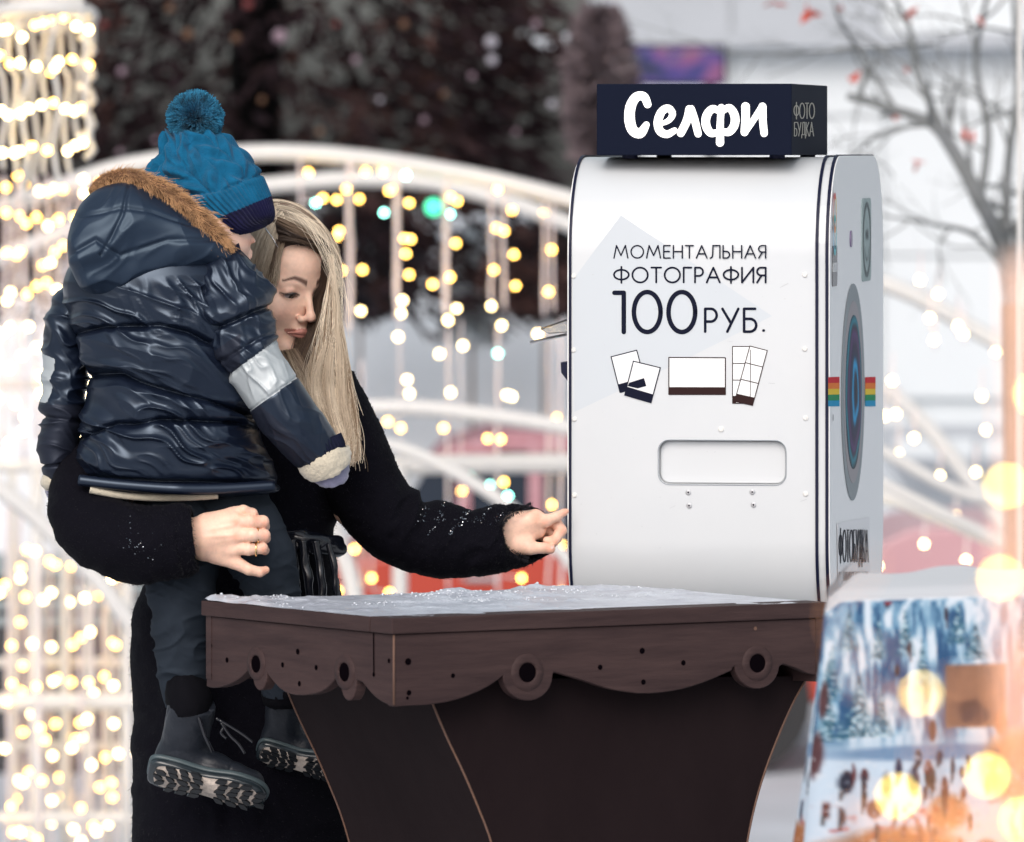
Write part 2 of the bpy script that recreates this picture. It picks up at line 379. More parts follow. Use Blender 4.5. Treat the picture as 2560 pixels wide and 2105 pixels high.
# advertising screen above the sign box
M['screen'] = bpy.data.materials.new('screen print'); m = M['screen']; m.use_nodes = True; N = m.node_tree.nodes; L = m.node_tree.links
tc = N.new('ShaderNodeTexCoord'); nz = N.new('ShaderNodeTexNoise'); nz.inputs['Scale'].default_value = 4.5; nz.inputs['Detail'].default_value = 2
L.new(tc.outputs['Object'], nz.inputs['Vector']); cr = N.new('ShaderNodeValToRGB'); e = cr.color_ramp.elements
e[0].position = .36; e[0].color = (.015, .02, .05, 1); e[1].position = .72; e[1].color = (.06, .06, .10, 1)
for p_, c_ in ((.45, (.035, .03, .17, 1)), (.53, (.16, .06, .18, 1)), (.60, (.20, .06, .12, 1))): q = e.new(p_); q.color = c_
L.new(nz.outputs[0], cr.inputs[0]); L.new(cr.outputs[0], N['Principled BSDF'].inputs['Base Color']); L.new(cr.outputs[0], N['Principled BSDF'].inputs['Emission Color'])
N['Principled BSDF'].inputs['Emission Strength'].default_value = .35; m.cycles.emission_sampling = 'NONE'
ds = 40.0
scr = thing('advertising_screen', P(1690, 208, ds), 'violet and dark blue advertising screen above the black sign box', 'screen')
a, b = P(1565, 118, ds), P(1808, 206, ds)
M['frame'] = mat('dark metal frame', (.03, .03, .035), .5)
MB().box(((a[0]+b[0])/2, ds+.12, (a[2]+b[2])/2), ((b[0]-a[0])/2+.02, .1, (a[2]-b[2])/2+.02)).build('frame', M['frame'], scr)
MB().box(((a[0]+b[0])/2, ds+.01, (a[2]+b[2])/2), ((b[0]-a[0])/2, .012, (a[2]-b[2])/2)).build('panel', M['screen'], scr)
for s in (-1, 1): MB().tube([((a[0]+b[0])/2+s*.2, ds+.15, b[2]), ((a[0]+b[0])/2+s*.2, ds+.15, -1.0)], .03).build('post', M['frame'], scr)

# big dark decorated tree
TR = thing('christmas_tree', (wx(640, 34), 34, -1.0), 'huge dark brown-green decorated spruce tree filling the upper left background', 'tree')
MB().tube([(wx(640, 34), 34, -1.0), (wx(640, 34), 34, 3), (wx(640, 34), 34, 9.5)], [.14, .12, .03], 10).build('trunk', M['needle'], TR)
n = 24000; tz = rng.uniform(0, 1, n)**.9; zz = 1.26+tz*8.1; Rr = 1.75*(1-tz*.86); an = rng.uniform(0, 2*np.pi, n)
tier = .80+.20*np.abs(np.sin(zz*3.1+np.sin(an*3)*.6)); rad = Rr*tier*np.sqrt(rng.uniform(.35, 1.02, n))*(1+.10*noise(an*3, zz*2.4))
c = np.stack([wx(640, 34)+rad*np.cos(an), 34+rad*np.sin(an), zz-.25*rad], -1)
out = np.stack([np.cos(an), np.sin(an), -.35+.0*an], -1)+rng.normal(0, .35, (n, 3)); out = norm(out); sd_ = norm(np.cross(out, rng.normal(0, 1, (n, 3))))
ln = rng.uniform(.09, .22, n)[:, None]; wd = rng.uniform(.012, .035, n)[:, None]; up2 = np.cross(out, sd_)
V = np.stack([c-sd_*wd, c+sd_*wd, c+out*ln+sd_*wd*.3, c+out*ln*.6+up2*wd*1.2], 1); f = (np.arange(n)*4)[:, None]+np.array([[0, 1, 2, 3]])
cl = noise(c[:, 0]*2.6, c[:, 1]*2.6, c[:, 2]*2.6, 5); cl2 = noise(c[:, 0]*6, c[:, 1]*6, c[:, 2]*6, 9)
base = np.array([.017, .010, .012])[None]+np.clip(cl, 0, 1)[:, None]*np.array([[.085, .045, .034]])+np.clip(cl2-.25, 0, 1)[:, None]*np.array([[.022, .018, .024]])
colr = np.repeat(base, 4, 0)
tag(mk('crown', V.reshape(-1, 3), f, M['needle'], TR, False, col=colr), kind='stuff')
M['bauble'] = [mat('frosted pink bauble', (.24, .17, .21), .8), mat('red bauble', (.16, .03, .03), .7), mat('copper bauble', (.13, .065, .035), .8), mat('silver bauble', (.36, .35, .40), .7)]
spots = [(305, 178, 0, 26), (620, 10, 1, 28), (700, 90, 0, 42), (1228, 105, 3, 36), (1230, 150, 3, 30), (470, 85, 2, 30), (425, 20, 2, 26), (590, 95, 2, 26), (1180, 190, 0, 20), (1380, 260, 3, 24), (390, 350, 0, 16), (300, 380, 0, 18), (890, 150, 0, 22), (1010, 60, 2, 26), (1340, 60, 0, 24), (800, 330, 2, 22), (1060, 300, 0, 20), (1110, 235, 2, 20), (260, 60, 1, 22), (950, 250, 3, 16), (840, 60, 1, 18), (1290, 330, 0, 16), (655, 250, 2, 20), (1440, 120, 0, 26)]
for i, (x, y, k, r) in enumerate(spots):
    xc = wx(640, 34); xx = wx(x, 33); dd = 34-math.sqrt(max(.2, 1.9**2-(xx-xc)**2))*.98; p = P(x, y, dd)
    b = MB().ball(p, r*.5*dd/F*.85, 10).build('bauble', M['bauble'][k], TR, True, loc=p)
# frost-covered shrubs right of the tree and by the bank
def shrub(name, px, py, dd, wpx, hpx, colv, label, n=1500, cone=False):
    c0 = P(px, py, dd); o = thing(name, c0, label, 'shrub' if not cone else 'small tree')
    z = rng.uniform(0, 1, n)
    r = (1-z) if cone else np.sqrt(np.clip(1-(2*z-1)**2, 0, 1))
    an = rng.uniform(0, 2*np.pi, n); q = np.sqrt(rng.uniform(.2, 1, n))*(1+.25*noise(an*2, z*6, s=int(px)))
    k = dd/F; c = c0+np.stack([np.cos(an)*r*q*wpx*k/2, np.sin(an)*r*q*wpx*k/2, z*hpx*k], -1)
    out = norm(np.stack([np.cos(an), np.sin(an), .4+0*an], -1)+rng.normal(0, .5, (n, 3))); s = norm(np.cross(out, rng.normal(0, 1, (n, 3))))
    V = np.stack([c-s*.02, c+s*.02, c+out*.09+s*.008, c+out*.09-s*.008], 1)
    m = mat(name+' foliage', colv, .8, attr=True); cc = np.clip(np.array(colv)[None]*(1+.5*noise(c[:, 0]*8, c[:, 2]*8, c[:, 1]*8, 3))[:, None], 0, 1)
    tag(mk('foliage', V.reshape(-1, 3), (np.arange(n)*4)[:, None]+np.array([[0, 1, 2, 3]]), m, o, False, col=np.repeat(cc, 4, 0)), kind='stuff')
    MB().tube([c0-np.array([0, 0, hpx*k*.0+.6]), c0+np.array([0, 0, hpx*k*.8])], [.012, .006], 6).build('trunk', M['barkbrown'], o)
shrub('frosted_spruce', 1180, 860, 36, 110, 260, (.62, .66, .68), 'small snow-covered spruce rising above the snow bank left of the booth', 1500, True)
shrub('frosted_bush', 1500, 420, 30, 110, 380, (.13, .10, .11), 'frosted brown bush at the edge of the dark tree behind the sign box', 1800)
shrub('dark_bush', 900, 800, 37.0, 300, 260, (.035, .03, .038), 'low dark grey bush in front of the snow bank beside the woman', 1800)
shrub('dark_bush', 1360, 800, 37.0, 200, 230, (.03, .03, .036), 'low dark bush in front of the snow bank beside the booth', 1600)
#shrub('dark_bush', 120, 1560, 24, 260, 190, (.10, .10, .11), 'low dark bush behind the lower left light fence', 1500)

# red car in the lower street, nose to the right
def car(px0, px1, dd, z0, label, body, roof):
    x0, x1 = wx(px0, dd), wx(px1, dd); L_ = x1-x0; o = thing('parked_car', ((x0+x1)/2, dd, z0), label, 'car')
    W = .86; prof = [(0, .30), (.01, .62), (.04, .86), (.16, .92), (.27, 1.36), (.40, 1.44), (.58, 1.44), (.76, .98), (.95, .84), (1.0, .62), (1.0, .30)]
    low = [(0, .30), (.01, .62), (.04, .86), (.17, .93), (.76, .97), (.95, .84), (1.0, .62), (1.0, .30)]
    lo = crom([(x0+a*L_, 0, z0+b) for a, b in low], 60)
    bd = MB().prism([(q[0], dd-W, q[2]) for q in lo], (0, 2*W, 0)).build('body', body, o); bevel(bd, .03)
    cab = [(.19, .93), (.28, 1.36), (.40, 1.45), (.58, 1.44), (.74, .96)]
    c2 = crom([(x0+a*L_, 0, z0+b) for a, b in cab], 40)
    MB().prism([(q[0], dd-W*.86, q[2]-.012) for q in c2], (0, 2*W*.86, 0)).build('window', M['glass'], o)
    rf = [(.255, 1.30), (.29, 1.39), (.40, 1.47), (.58, 1.46), (.63, 1.36), (.58, 1.37), (.40, 1.385), (.30, 1.31)]
    bevel(MB().prism([(x0+a*L_, dd-W*.9, z0+b) for a, b in rf], (0, 2*W*.9, 0)).build('roof', roof, o), .01)
    for a in (.455, .33): MB().box((x0+a*L_, dd-W*.885, z0+1.17), (.03, .02, .24)).build('pillar', roof, o)
    for a in (.19, .81):
        t = MB(); 
        for s in (-1, 1): 
            p = np.array((x0+a*L_, dd+s*(W-.08), z0+.31)); t = MB().tube([p-np.array([0, .1, 0]), p+np.array([0, .1, 0])], .31, 24).build('wheel', M['tyre'], o)
            MB().tube([p-np.array([0, .115, 0]), p+np.array([0, .115, 0])], .19, 16).build('rim', M['chrome'], t)
    for a in (.36, .56): MB().box((x0+a*L_, dd-W-.01, z0+.84), (.07, .012, .012)).build('handle', M['chrome'], o)
    return o
car(700, 2100, 32.2, -1.0, 'red car with a frost-dulled roof parked behind the arches in the middle', M['carred'], M['carpink'])
M['carmar'] = mat('pale pink car paint', (.52, .30, .33), .4)
car(2120, 4200, 35.0, -1.0, 'pinkish car parked behind the arches right of the booth', M['carmar'], M['facade'])

# ------------------------------------------------------------------ light arches: white tubes
def beam(o, pts, r, name='tube', m=None, n=70, closed=False):
    return MB().tube(crom([P(x, y, q) for x, y, q in pts], n), r, 10).build(name, m or M['whitepaint'], o, True)
A1 = thing('light_arch', P(700, 1900, 25), 'tallest white tube arch sweeping from far left over the woman to behind the booth', 'light arch', 'white tube arches with fairy lights')
beam(A1, [(-420, 760, 24), (-150, 580, 24.5), (100, 487, 25), (330, 412, 25), (640, 382, 25), (900, 395, 25), (1180, 440, 25), (1430, 500, 25), (1800, 600, 25), (2200, 705, 25), (2420, 815, 25), (2640, 960, 25), (2900, 1250, 25), (3050, 1900, 25)], .030)
beam(A1, [(-420, 760, 24), (-470, 1200, 24), (-500, 1900, 24)], .030, 'leg')
A2 = thing('light_arch', P(700, 1900, 27), 'second white tube arch just below the tallest one, behind it', 'light arch', 'white tube arches with fairy lights')
beam(A2, [(-300, 780, 27), (0, 645, 27), (220, 560, 27), (480, 490, 27), (760, 455, 27), (960, 448, 27), (1150, 470, 27), (1420, 560, 27), (1750, 720, 27), (2100, 890, 27), (2260, 1010, 27), (2400, 1170, 27), (2560, 1410, 27), (2700, 1900, 27)], .032)
A3 = thing('light_arch', P(1100, 1900, 24), 'low white tube arch with cool lights crossing in front of the red car', 'light arch', 'white tube arches with fairy lights')
beam(A3, [(560, 1100, 24), (760, 1040, 24), (960, 1018, 24), (1150, 1030, 24), (1420, 1070, 24), (1800, 1150, 24), (2200, 1235, 24), (2600, 1400, 24)], .028)
beam(A3, [(780, 1090, 23.5), (1000, 1120, 23.5), (1180, 1205, 23.5), (1300, 1290, 23.5), (1420, 1400, 23.5), (1560, 1560, 23.5), (1700, 1850, 23.5)], .022, 'brace')
beam(A3, [(560, 1150, 24.3), (900, 1165, 24.3), (1150, 1160, 24.3), (1450, 1158, 24.3)], .034, 'crossbar')
beam(A3, [(820, 1300, 24.1), (870, 1420, 24.1), (900, 1560, 24.1)], .030, 'post'); beam(A3, [(1000, 1160, 24.2), (1000, 1700, 24.2)], .026, 'post')
A4 = thing('light_arch', P(2300, 1700, 22), 'steep white tube arch leg right of the booth with few lights', 'light arch', 'white tube arches with fairy lights')
beam(A4, [(1900, 980, 22), (2100, 1090, 22), (2210, 1130, 22), (2400, 1230, 22), (2650, 1300, 22), (2900, 1500, 22)], .020)
beam(A4, [(2150, 1180, 22), (2330, 1270, 22), (2600, 1400, 22)], .018, 'brace')
A5 = thing('light_arch', P(150, 2000, 23), 'curved white tube arch leg at lower left behind the woman', 'light arch', 'white tube arches with fairy lights')
beam(A5, [(-300, 1130, 23), (-80, 1180, 23), (60, 1270, 23), (180, 1385, 23), (290, 1510, 23), (380, 1680, 23), (430, 2100, 23)], .028)
FN = thing('light_fence', P(150, 2040, 24), 'white tubular fence frame under the lights at lower left', 'fence')
for y, q, r in ((1165, 24, .022), (1755, 24, .030), (1655, 24.3, .016), (1865, 24.3, .014), (2045, 24, .020), (960, 24.6, .018)):
    beam(FN, [(-250, y+4, q), (60, y, q), (330, y, q), (520, y, q)], r, 'rail', n=8)
for x, q, r in ((92, 24, .022), (160, 24.2, .016), (222, 24.1, .014), (318, 24, .022), (-60, 24, .022), (30, 24.3, .014), (268, 24.4, .012)):
    beam(FN, [(x, 1160, q), (x+2, 2200, q)], r, 'post', n=4)
# slatted bench behind the fence
BN = thing('bench', P(250, 1700, 29), 'grey slatted bench behind the lower left light fence', 'bench')
M['slat'] = mat('grey green bench slat', (.22, .26, .27), .7, var=(9, .5, (.34, .37, .38)))
for y in (1395, 1432, 1472, 1512, 1552):
    a, b = P(-100, y, 29), P(520, y, 29); MB().box((a+b)/2, ((b-a)[0]/2, .02, .017)).build('slat', M['slat'], BN)
for x in (-60, 220, 480):
    a = P(x, 1380, 29.03); MB().box((a[0], 29.05, (a[2]-1.0)/2), (.03, .02, (a[2]+.95)/2)).build('leg', M['frame'], BN)

ST = thing('market_stall', P(150, 1800, 31.5), 'dark wooden market stall wall behind the lower left light fence', 'stall')
M['stallwood'] = mat('dark stall boards', (.075, .045, .045), .75, var=(4, .7, (.16, .13, .13)))
for k in range(13):
    a, b = P(-160+k*48, 1420, 31.5), P(-160+k*48+44, 1960, 31.5)
    MB().box(((a[0]+b[0])/2, 31.5+.01*(k % 2), (a[2]+b[2])/2), ((b[0]-a[0])/2, .012, (a[2]-b[2])/2)).build('board', M['stallwood' if k % 3 else 'frame'], ST)
a, b = P(-180, 1405, 31.4), P(480, 1405, 31.4); MB().box((a+b)/2, ((b-a)[0]/2, .15, .03)).build('counter', M['slat'], ST)
for x in (-150, 440): a = P(x, 1960, 31.5); MB().box((a[0], 31.55, (a[2]-1.0)/2), (.03, .03, (a[2]+1.0)/2)).build('leg', M['frame'], ST)
# ------------------------------------------------------------------ hanging strings of lights
def sphere_mesh(r, m, n=8):
    b = MB().ball((0, 0, 0), r, n); me = bpy.data.meshes.new('bulb'); me.from_pydata(b.v, [], b.f); me.materials.append(m)
    me.polygons.foreach_set('use_smooth', [True]*len(me.polygons)); return me
BM = {'w': sphere_mesh(.0095, M['bulbwarm']), 'h': sphere_mesh(.0098, M['bulbhot']), 't': sphere_mesh(.009, M['bulbteal']), 'g': sphere_mesh(.030, M['bulbgreen'])}
def bulb(parent, p, k):
    o = bpy.data.objects.new('bulb', BM[k]); link(o, parent, p); return o
STR = []
def string(px, y0, y1, q, r, label, group='strings of lights hanging from the arches', wob=3):
    ys = np.linspace(y0, y1, 14); xs = px+wob*noise(ys/60, px*.37)
    pts = np.array([P(x, y, q+.02*math.sin(y/80)) for x, y in zip(xs, ys)])
    o = MB().tube(pts, r, 6).build('light_string', M['cable'], None, True, loc=pts[0]); tag(o, label, 'light string', group)
    STR.append((o, px, y0, y1, q)); return o
mid = [(751, 400, 760, .005, 'light string just right of the woman\'s head, nearest her hair'), (873, 385, 830, .010, 'thick light string second from the woman\'s head'),
       (992, 395, 800, .010, 'thick light string third from the woman, with a warm bulb cluster at mid height'), (1115, 415, 790, .010, 'thick light string fourth from the woman, beside the green lamp'),
       (1229, 440, 760, .006, 'left string of the close pair over the snow-covered spruce'), (1259, 445, 770, .006, 'right string of the close pair over the snow-covered spruce'),
       (1361, 470, 790, .006, 'left string of the pair closest to the booth\'s edge'), (1383, 480, 780, .005, 'right string of the pair closest to the booth\'s edge')]
for x, a, b, r, l in mid: string(x, a, b, 25, r, l)
low = [(1000, 800, 1450, .003, 'thin faint light string crossing the snow bank above the red car'), (1120, 820, 1480, .005, 'thin light string over the car window beside the sleeve'), (1152, 800, 1450, .003, 'thin light string over the car door pillar'),
       (1245, 820, 1500, .006, 'thin light string over the rear half of the car window'), (1372, 820, 1500, .005, 'thin light string directly left of the pointing hand'), (1402, 800, 1500, .007, 'thin light string touching the booth\'s left edge'),
       (930, 1000, 1480, .004, 'thin light string above the woman\'s outstretched sleeve'), (905, 900, 1480, .004, 'short light string below the woman\'s elbow')]
for x, a, b, r, l in low: string(x, a, b, 24.6, r, l)
zC = [(425, 325), (780, 320), (890, 320), (515, 485), (600, 495), (740, 490), (660, 430), (1050, 515), (1310, 480), (1350, 505), (1690, 560), (1600, 430), (1890, 575), (605, 720), (615, 690), (1060, 740), (1020, 735), (1340, 765), (1640, 690), (1590, 670), (1030, 830), (1700, 835), (1935, 805), (630, 935), (760, 930), (1050, 960), (1575, 930), (1195, 1020), (1305, 975), (1710, 1030), (1010, 1120), (1915, 1065), (750, 1185), (1345, 1170), (1290, 1240), (1560, 1155), (1625, 1275), (980, 1345), (1385, 1400), (1240, 1450), (1850, 1330), (1000, 1200), (925, 440), (955, 430)]
zD = [(485, 105), (795, 5), (1125, 35), (885, 160), (740, 210), (1350, 85), (540, 370), (555, 455), (810, 450), (1190, 475), (1160, 465), (420, 630), (500, 670), (765, 670), (1040, 735), (1120, 740), (1210, 930), (1430, 920), (1475, 920), (880, 1060), (1140, 1005), (1435, 1145), (1500, 1400), (215, 1420), (320, 1600), (245, 1640), (1470, 610), (1500, 680), (1250, 1600), (110, 1680), (1500, 1690), (430, 1690)]
pts = [(600+a/2.483, 300+b/2.483, 'w') for a, b in zC]+[(800+a/2.48, 800+b/2.48, 'w') for a, b in zD]
pts += [(600+a/2.483, 300+b/2.483, 't') for a, b in [(470, 515), (895, 575), (1600, 1450), (1030, 345), (1210, 340)]]+[(800+a/2.48, 800+b/2.48, 't') for a, b in [(450, 770), (560, 815), (935, 970), (1055, 1025), (1165, 1090), (1105, 200)]]
pts += [(1084, 518, 'g'), (1125, 535, 't')]
for i, (x, y, k) in enumerate(pts):
    best = min(STR, key=lambda s: abs(s[1]-x)+(0 if s[2] <= y <= s[3] else min(abs(s[2]-y), abs(s[3]-y))))
    q = best[4]+rng.uniform(-.15, .05)
    if k == 'w' and y > 740 and y < 1000: k = 'h'
    p = P(x, y, q); bulb(best[0], p, k)
    if abs(best[1]-x) > 8: MB().tube([P(best[1], y-6, best[4]), p], .003, 4).build('twig_cable', M['cable'], best[0], loc=p)
# left curtain of light strings
nl = 0
ORD = ['first', 'second', 'third', 'fourth', 'fifth', 'sixth', 'seventh', 'eighth', 'ninth', 'tenth', 'eleventh', 'twelfth']
for i, x in enumerate([14, 40, 62, 92, 118, 146, 170, 196, 222, 250, 282, 310]):
    top = 440; bot = 1120+rng.uniform(-60, 40)
    o = string(x, top, bot, 24+rng.uniform(-.6, .5), .007, ORD[i]+' string from the left edge in the dense glowing curtain behind the child', 'left curtain of light strings', 6)
    for y in np.arange(top+20, bot, 92):
        bulb(o, P(x+rng.normal(0, 9), y+rng.normal(0, 18), STR[-1][4]-.03), 'h' if y > 760 else rng.choice(['w', 'h', 'w', 'w']))
    o = string(x+8, 1240 if x < 60 else 1380, 2160, 24+rng.uniform(-.5, .6), .006, ORD[i]+' string from the left edge hanging over the lower left fence', 'lower left light strings', 5)
    for y in np.arange(1400, 2150, 98):
        bulb(o, P(x+8+rng.normal(0, 10), y+rng.normal(0, 22), STR[-1][4]-.03), rng.choice(['w', 'h', 'w']))
SRL = ['short light string by the arch just right of the viewfinder plate', 'short light string hanging a little right of the booth\'s upper corner', 'upper of two touching bulbs below the arch right of the booth', 'lower of two touching bulbs below the arch right of the booth', 'short light string left of the touching pair below the arch', 'short light string under the arch level with the rainbow\'s top', 'short light string directly left of the brown tree trunk', 'short light string at the trunk level with the rainbow stripe', 'short light string touching the booth level with the rainbow stripe', 'orange-lit string left of a pair just below the rainbow stripe', 'orange-lit string right of a pair just below the rainbow stripe', 'short light string near the trunk over the building\'s plinth', 'short light string over the ledge behind the steep arch leg', 'short light string close to the booth over the ledge', 'short light string over the pinkish car, nearest its middle', 'short light string over the pinkish car, nearest the cloth table\'s right part', 'lowest short light string touching the booth\'s right edge', 'short light string above the pinkish car right of the booth', 'short light string between booth edge and pinkish car', 'short light string at the lower end of the steep arch leg', 'short light string over the middle of the steep arch leg']
nl = 0
for x, y in [(2300, 700), (2345, 735), (2395, 815), (2408, 835), (2325, 795), (2335, 850), (2490, 880), (2455, 990), (2230, 952), (2212, 1040), (2240, 1035), (2465, 1075), (2285, 1095), (2245, 1135), (2310, 1360), (2415, 1400), (2195, 1415), (2390, 1290), (2180, 1290), (2440, 1180), (2350, 1190)]:
    o = MB().tube([P(x+3, y-70, 24), P(x, y-20, 24), P(x+2, y+24, 24)], .004, 5).build('light_string', M['cable'], None, True, loc=P(x, y-70, 24))
    tag(o, SRL[nl], 'light string', 'short light strings right of the booth'); nl += 1; bulb(o, P(x, y, 23.95), 'h')
# crystal chandelier column at upper left
CH = thing('light_column', P(110, -60, 20), 'beaded white chandelier column full of warm lights at upper left corner', 'light decoration')
dz = 20.0
for k in range(9):
    x0 = 0+k*26; pts_ = [P(x0+rng.uniform(4, 9)*math.sin(y/34+k*1.3)+(10 if y > 180 else 0), y, dz+.12*math.cos(k*1.9)) for y in np.arange(-80, 400+rng.uniform(-40, 60)+60*(k < 7), 12)]
    MB().tube(pts_, .007, 6).build('bead_strand', M['whitepaint'], CH, True)
    for y in np.arange(60, 470, 104): bulb(CH, P(x0+rng.normal(4, 9), y+rng.normal(0, 12), dz-.1), rng.choice(['w', 'h']))
ring = [P(110+118*math.cos(a), 40+22*math.sin(a)-0, dz+.13*math.sin(a)) for a in np.linspace(0, 2*math.pi, 40)]
MB().tube(ring, .022, 10).build('ring', M['whitepaint'], CH, True)
MB().tube([P(-40, -20, dz), P(90, -10, dz), P(190, 10, dz), P(222, 60, dz), P(222, 110, dz)], .020, 10).build('dome_rib', M['whitepaint'], CH, True)
for k in range(5):
    yy = 90+k*62; MB().tube([P(195, yy, dz-.05), P(226, yy+14, dz-.05), P(234, yy+36, dz-.05), P(214, yy+60, dz-.05)], .010, 6).build('bead_loop', M['whitepaint'], CH, True)
MB().tube([P(100, -70, dz+.02), P(100, -900, dz+.02)], .006, 6).build('hanging_cable', M['whitepaint'], CH, True)

# bare tree with the last red leaves
BT = thing('bare_tree', P(2545, 1800, 21), 'bare frosted tree with a few red leaves at the right edge', 'tree')
twigs = MB(); M['twig'] = M['bark']
def branch(p, dirn, ln, r, dep, holder):
    K = 6; pts_ = [np.array(p)]; dd = norm(np.array(dirn))
    for i in range(K): dd = norm(dd+rng.normal(0, .13, 3)+np.array([0, 0, .02])); pts_.append(pts_[-1]+dd*ln/K)
    rr = np.linspace(r, r*.55, K+1); 
    (holder if dep > 1 else MB()).tube(pts_, rr, 6) if dep > 1 else MB().tube(crom(pts_, 14), np.linspace(r, r*.55, 14), 8).build('limb', M['bark'], BT, True)
    if dep < 5:
        for k in range(3 if dep < 3 else 2):
            i = rng.integers(2, K+1); s = norm(dd+rng.normal(0, .55, 3)*np.array([1, .6, .8])); branch(pts_[i], s, ln*rng.uniform(.55, .78), rr[i]*.62, dep+1, holder)
q = 21.0
trunk = [P(2548, 1840, q), P(2545, 1300, q), P(2540, 1000, q), P(2535, 760, q), P(2540, 690, q)]
MB().tube(crom(trunk[:4], 12), np.linspace(.040, .034, 12), 12).build('trunk', M['barkbrown'], BT, True)
for pts_, r in (([(2535, 780), (2515, 640), (2450, 500), (2385, 380), (2330, 310), (2240, 275), (2120, 240)], .028), ([(2535, 780), (2552, 600), (2590, 400), (2650, 100)], .028), ([(2450, 500), (2470, 330), (2440, 150), (2480, -60)], .014), ([(2385, 380), (2300, 200), (2270, 60), (2200, -60)], .013),
                ([(2530, 700), (2440, 590), (2330, 560), (2210, 540)], .010), ([(2240, 275), (2150, 130), (2090, 30), (2080, -80)], .008), ([(2515, 640), (2520, 420), (2545, 200), (2530, -50)], .016), ([(2330, 310), (2210, 330), (2120, 400)], .008), ([(2330, 110), (2200, 120), (1900, 135), (1780, 128)], .006)):
    L_ = crom([P(x, y, q+.1*math.sin(x)) for x, y in pts_], 22); MB().tube(L_, np.linspace(r, r*.4, 22), 8).build('limb', M['bark'], BT, True)
    for i in range(5, 22, 3):
        t_ = norm(L_[i]-L_[i-1]); s = norm(t_+rng.normal(0, .7, 3)*np.array([1, .6, .9])); branch(L_[i], s, rng.uniform(.14, .34), r*.34, 3, twigs)
tag(twigs.build('twigs', M['bark'], BT, True), kind='stuff')
for x, y, r in [(2026, 25, 30), (2273, 41, 26), (1930, 10, 24), (2095, 19, 18), (2136, 192, 22), (2290, 406, 18), (2268, 180, 12), (2450, 60, 16), (2240, 290, 12), (2415, 340, 22)]:
    for k in range(3):
        p = P(x+rng.normal(0, r*.35), y+rng.normal(0, r*.35), q-.05); a = norm(rng.normal(0, 1, 3)); b = norm(np.cross(a, rng.normal(0, 1, 3))); s = r*q/F*.9
        MB().add([p-a*s, p-b*s*.45, p+a*s*.3-b*s*.3, p+a*s, p+a*s*.3+b*s*.3, p+b*s*.45, p+np.cross(a, b)*s*.15], [(0, 1, 6), (1, 2, 6), (2, 3, 6), (3, 4, 6), (4, 5, 6), (5, 0, 6)]).build('leaf', M['leafred'], BT, loc=p)
PO = MB().tube([P(2549, -100, 16), P(2549, 1400, 16), (wx(2549, 16), 16, 0)], .0045*1.2, 8).build('lamp_post', M['whitepaint'], None, True, loc=(wx(2549, 16), 16, 0)); tag(PO, 'thin white pole at the far right edge of the view', 'pole')
# ================================================================== photo booth
M['acryl'] = mat('white booth panel', (.61, .635, .655), .25, spec=.5, var=(2.2, .6, (.55, .585, .615)), bump=(2.2, .06, .01))
M['acryl2'] = mat('white booth side', (.88, .89, .90), .35, spec=.5)  # light missing on the shaded lens side is put into this paler colour
M['gasket'] = mat('dark blue rubber edging', (.006, .008, .03), .45, spec=.2)
M['ink'] = mat('dark navy print', (.006, .008, .022), .6, spec=.08)
M['inkbrown'] = mat('dark brown print', (.030, .014, .014), .6, spec=.08)
M['signbox'] = mat('black sign box', (.006, .009, .022), .6, spec=.05, bump=(400, .08, .001))
M['signwhite'] = mat('lit white letters', (.9, .9, .88), .4, emit=(1, .985, .95), es=.75)
M['steel'] = mat('screw metal', (.62, .63, .65), .3, metal=.6)
M['tint'] = mat('pale blue grey print', (.66, .71, .75), .25)
M['goldmetal'] = mat('worn silver gold lettering', (.55, .52, .45), .3, metal=.7)
M['clear'] = mat('clear acrylic', (.85, .88, .9), .08, trans=.9)
ang = math.radians(8.75)
U = np.array([math.sin(ang), math.cos(ang), 0]); Wd = np.array([-math.cos(ang), math.sin(ang), 0]); Zv = np.array([0, 0, 1.0])   # U: along the lens face, Wd: across the thin side (to the left)
E0 = P(2046, 900, 11.06); E0[2] = 0                       # near right lower corner on the ground plane
top, bot = wz(393, 11.06), wz(1600, 11.06); UW = .80; TH = .384
BO = thing('photo_booth', E0+U*.4+Wd*.19, 'white instant photo booth with price lettering, rainbow stripe and lens', 'photo booth')
def rrect(u0, u1, z0, z1, r, n=12):
    q = []
    for cx, cz, a0 in ((u1-r, z1-r, 0), (u0+r, z1-r, 90), (u0+r, z0+r, 180), (u1-r, z0+r, 270)):
        for k in range(n+1): a = math.radians(a0+90*k/n); q.append((cx+r*math.cos(a), cz+r*math.sin(a)))
    return q
def plate(name, w0, w1, g, m, r=.15, smooth=False):
    """rounded plate between w0 and w1 across the booth, grown by g"""
    pr = rrect(-g, UW+g, bot-g, top+g, r+g); poly = [E0+U*u+Zv*z+Wd*w0 for u, z in pr]; return MB().prism(poly, Wd*(w1-w0)).build(name, m, BO, smooth)
shell = plate('shell', .0045, TH-.004, 0, M['acryl'])
for p_ in shell.data.polygons: p_.use_smooth = True
es = shell.modifiers.new('e', 'EDGE_SPLIT'); es.split_angle = math.radians(35)
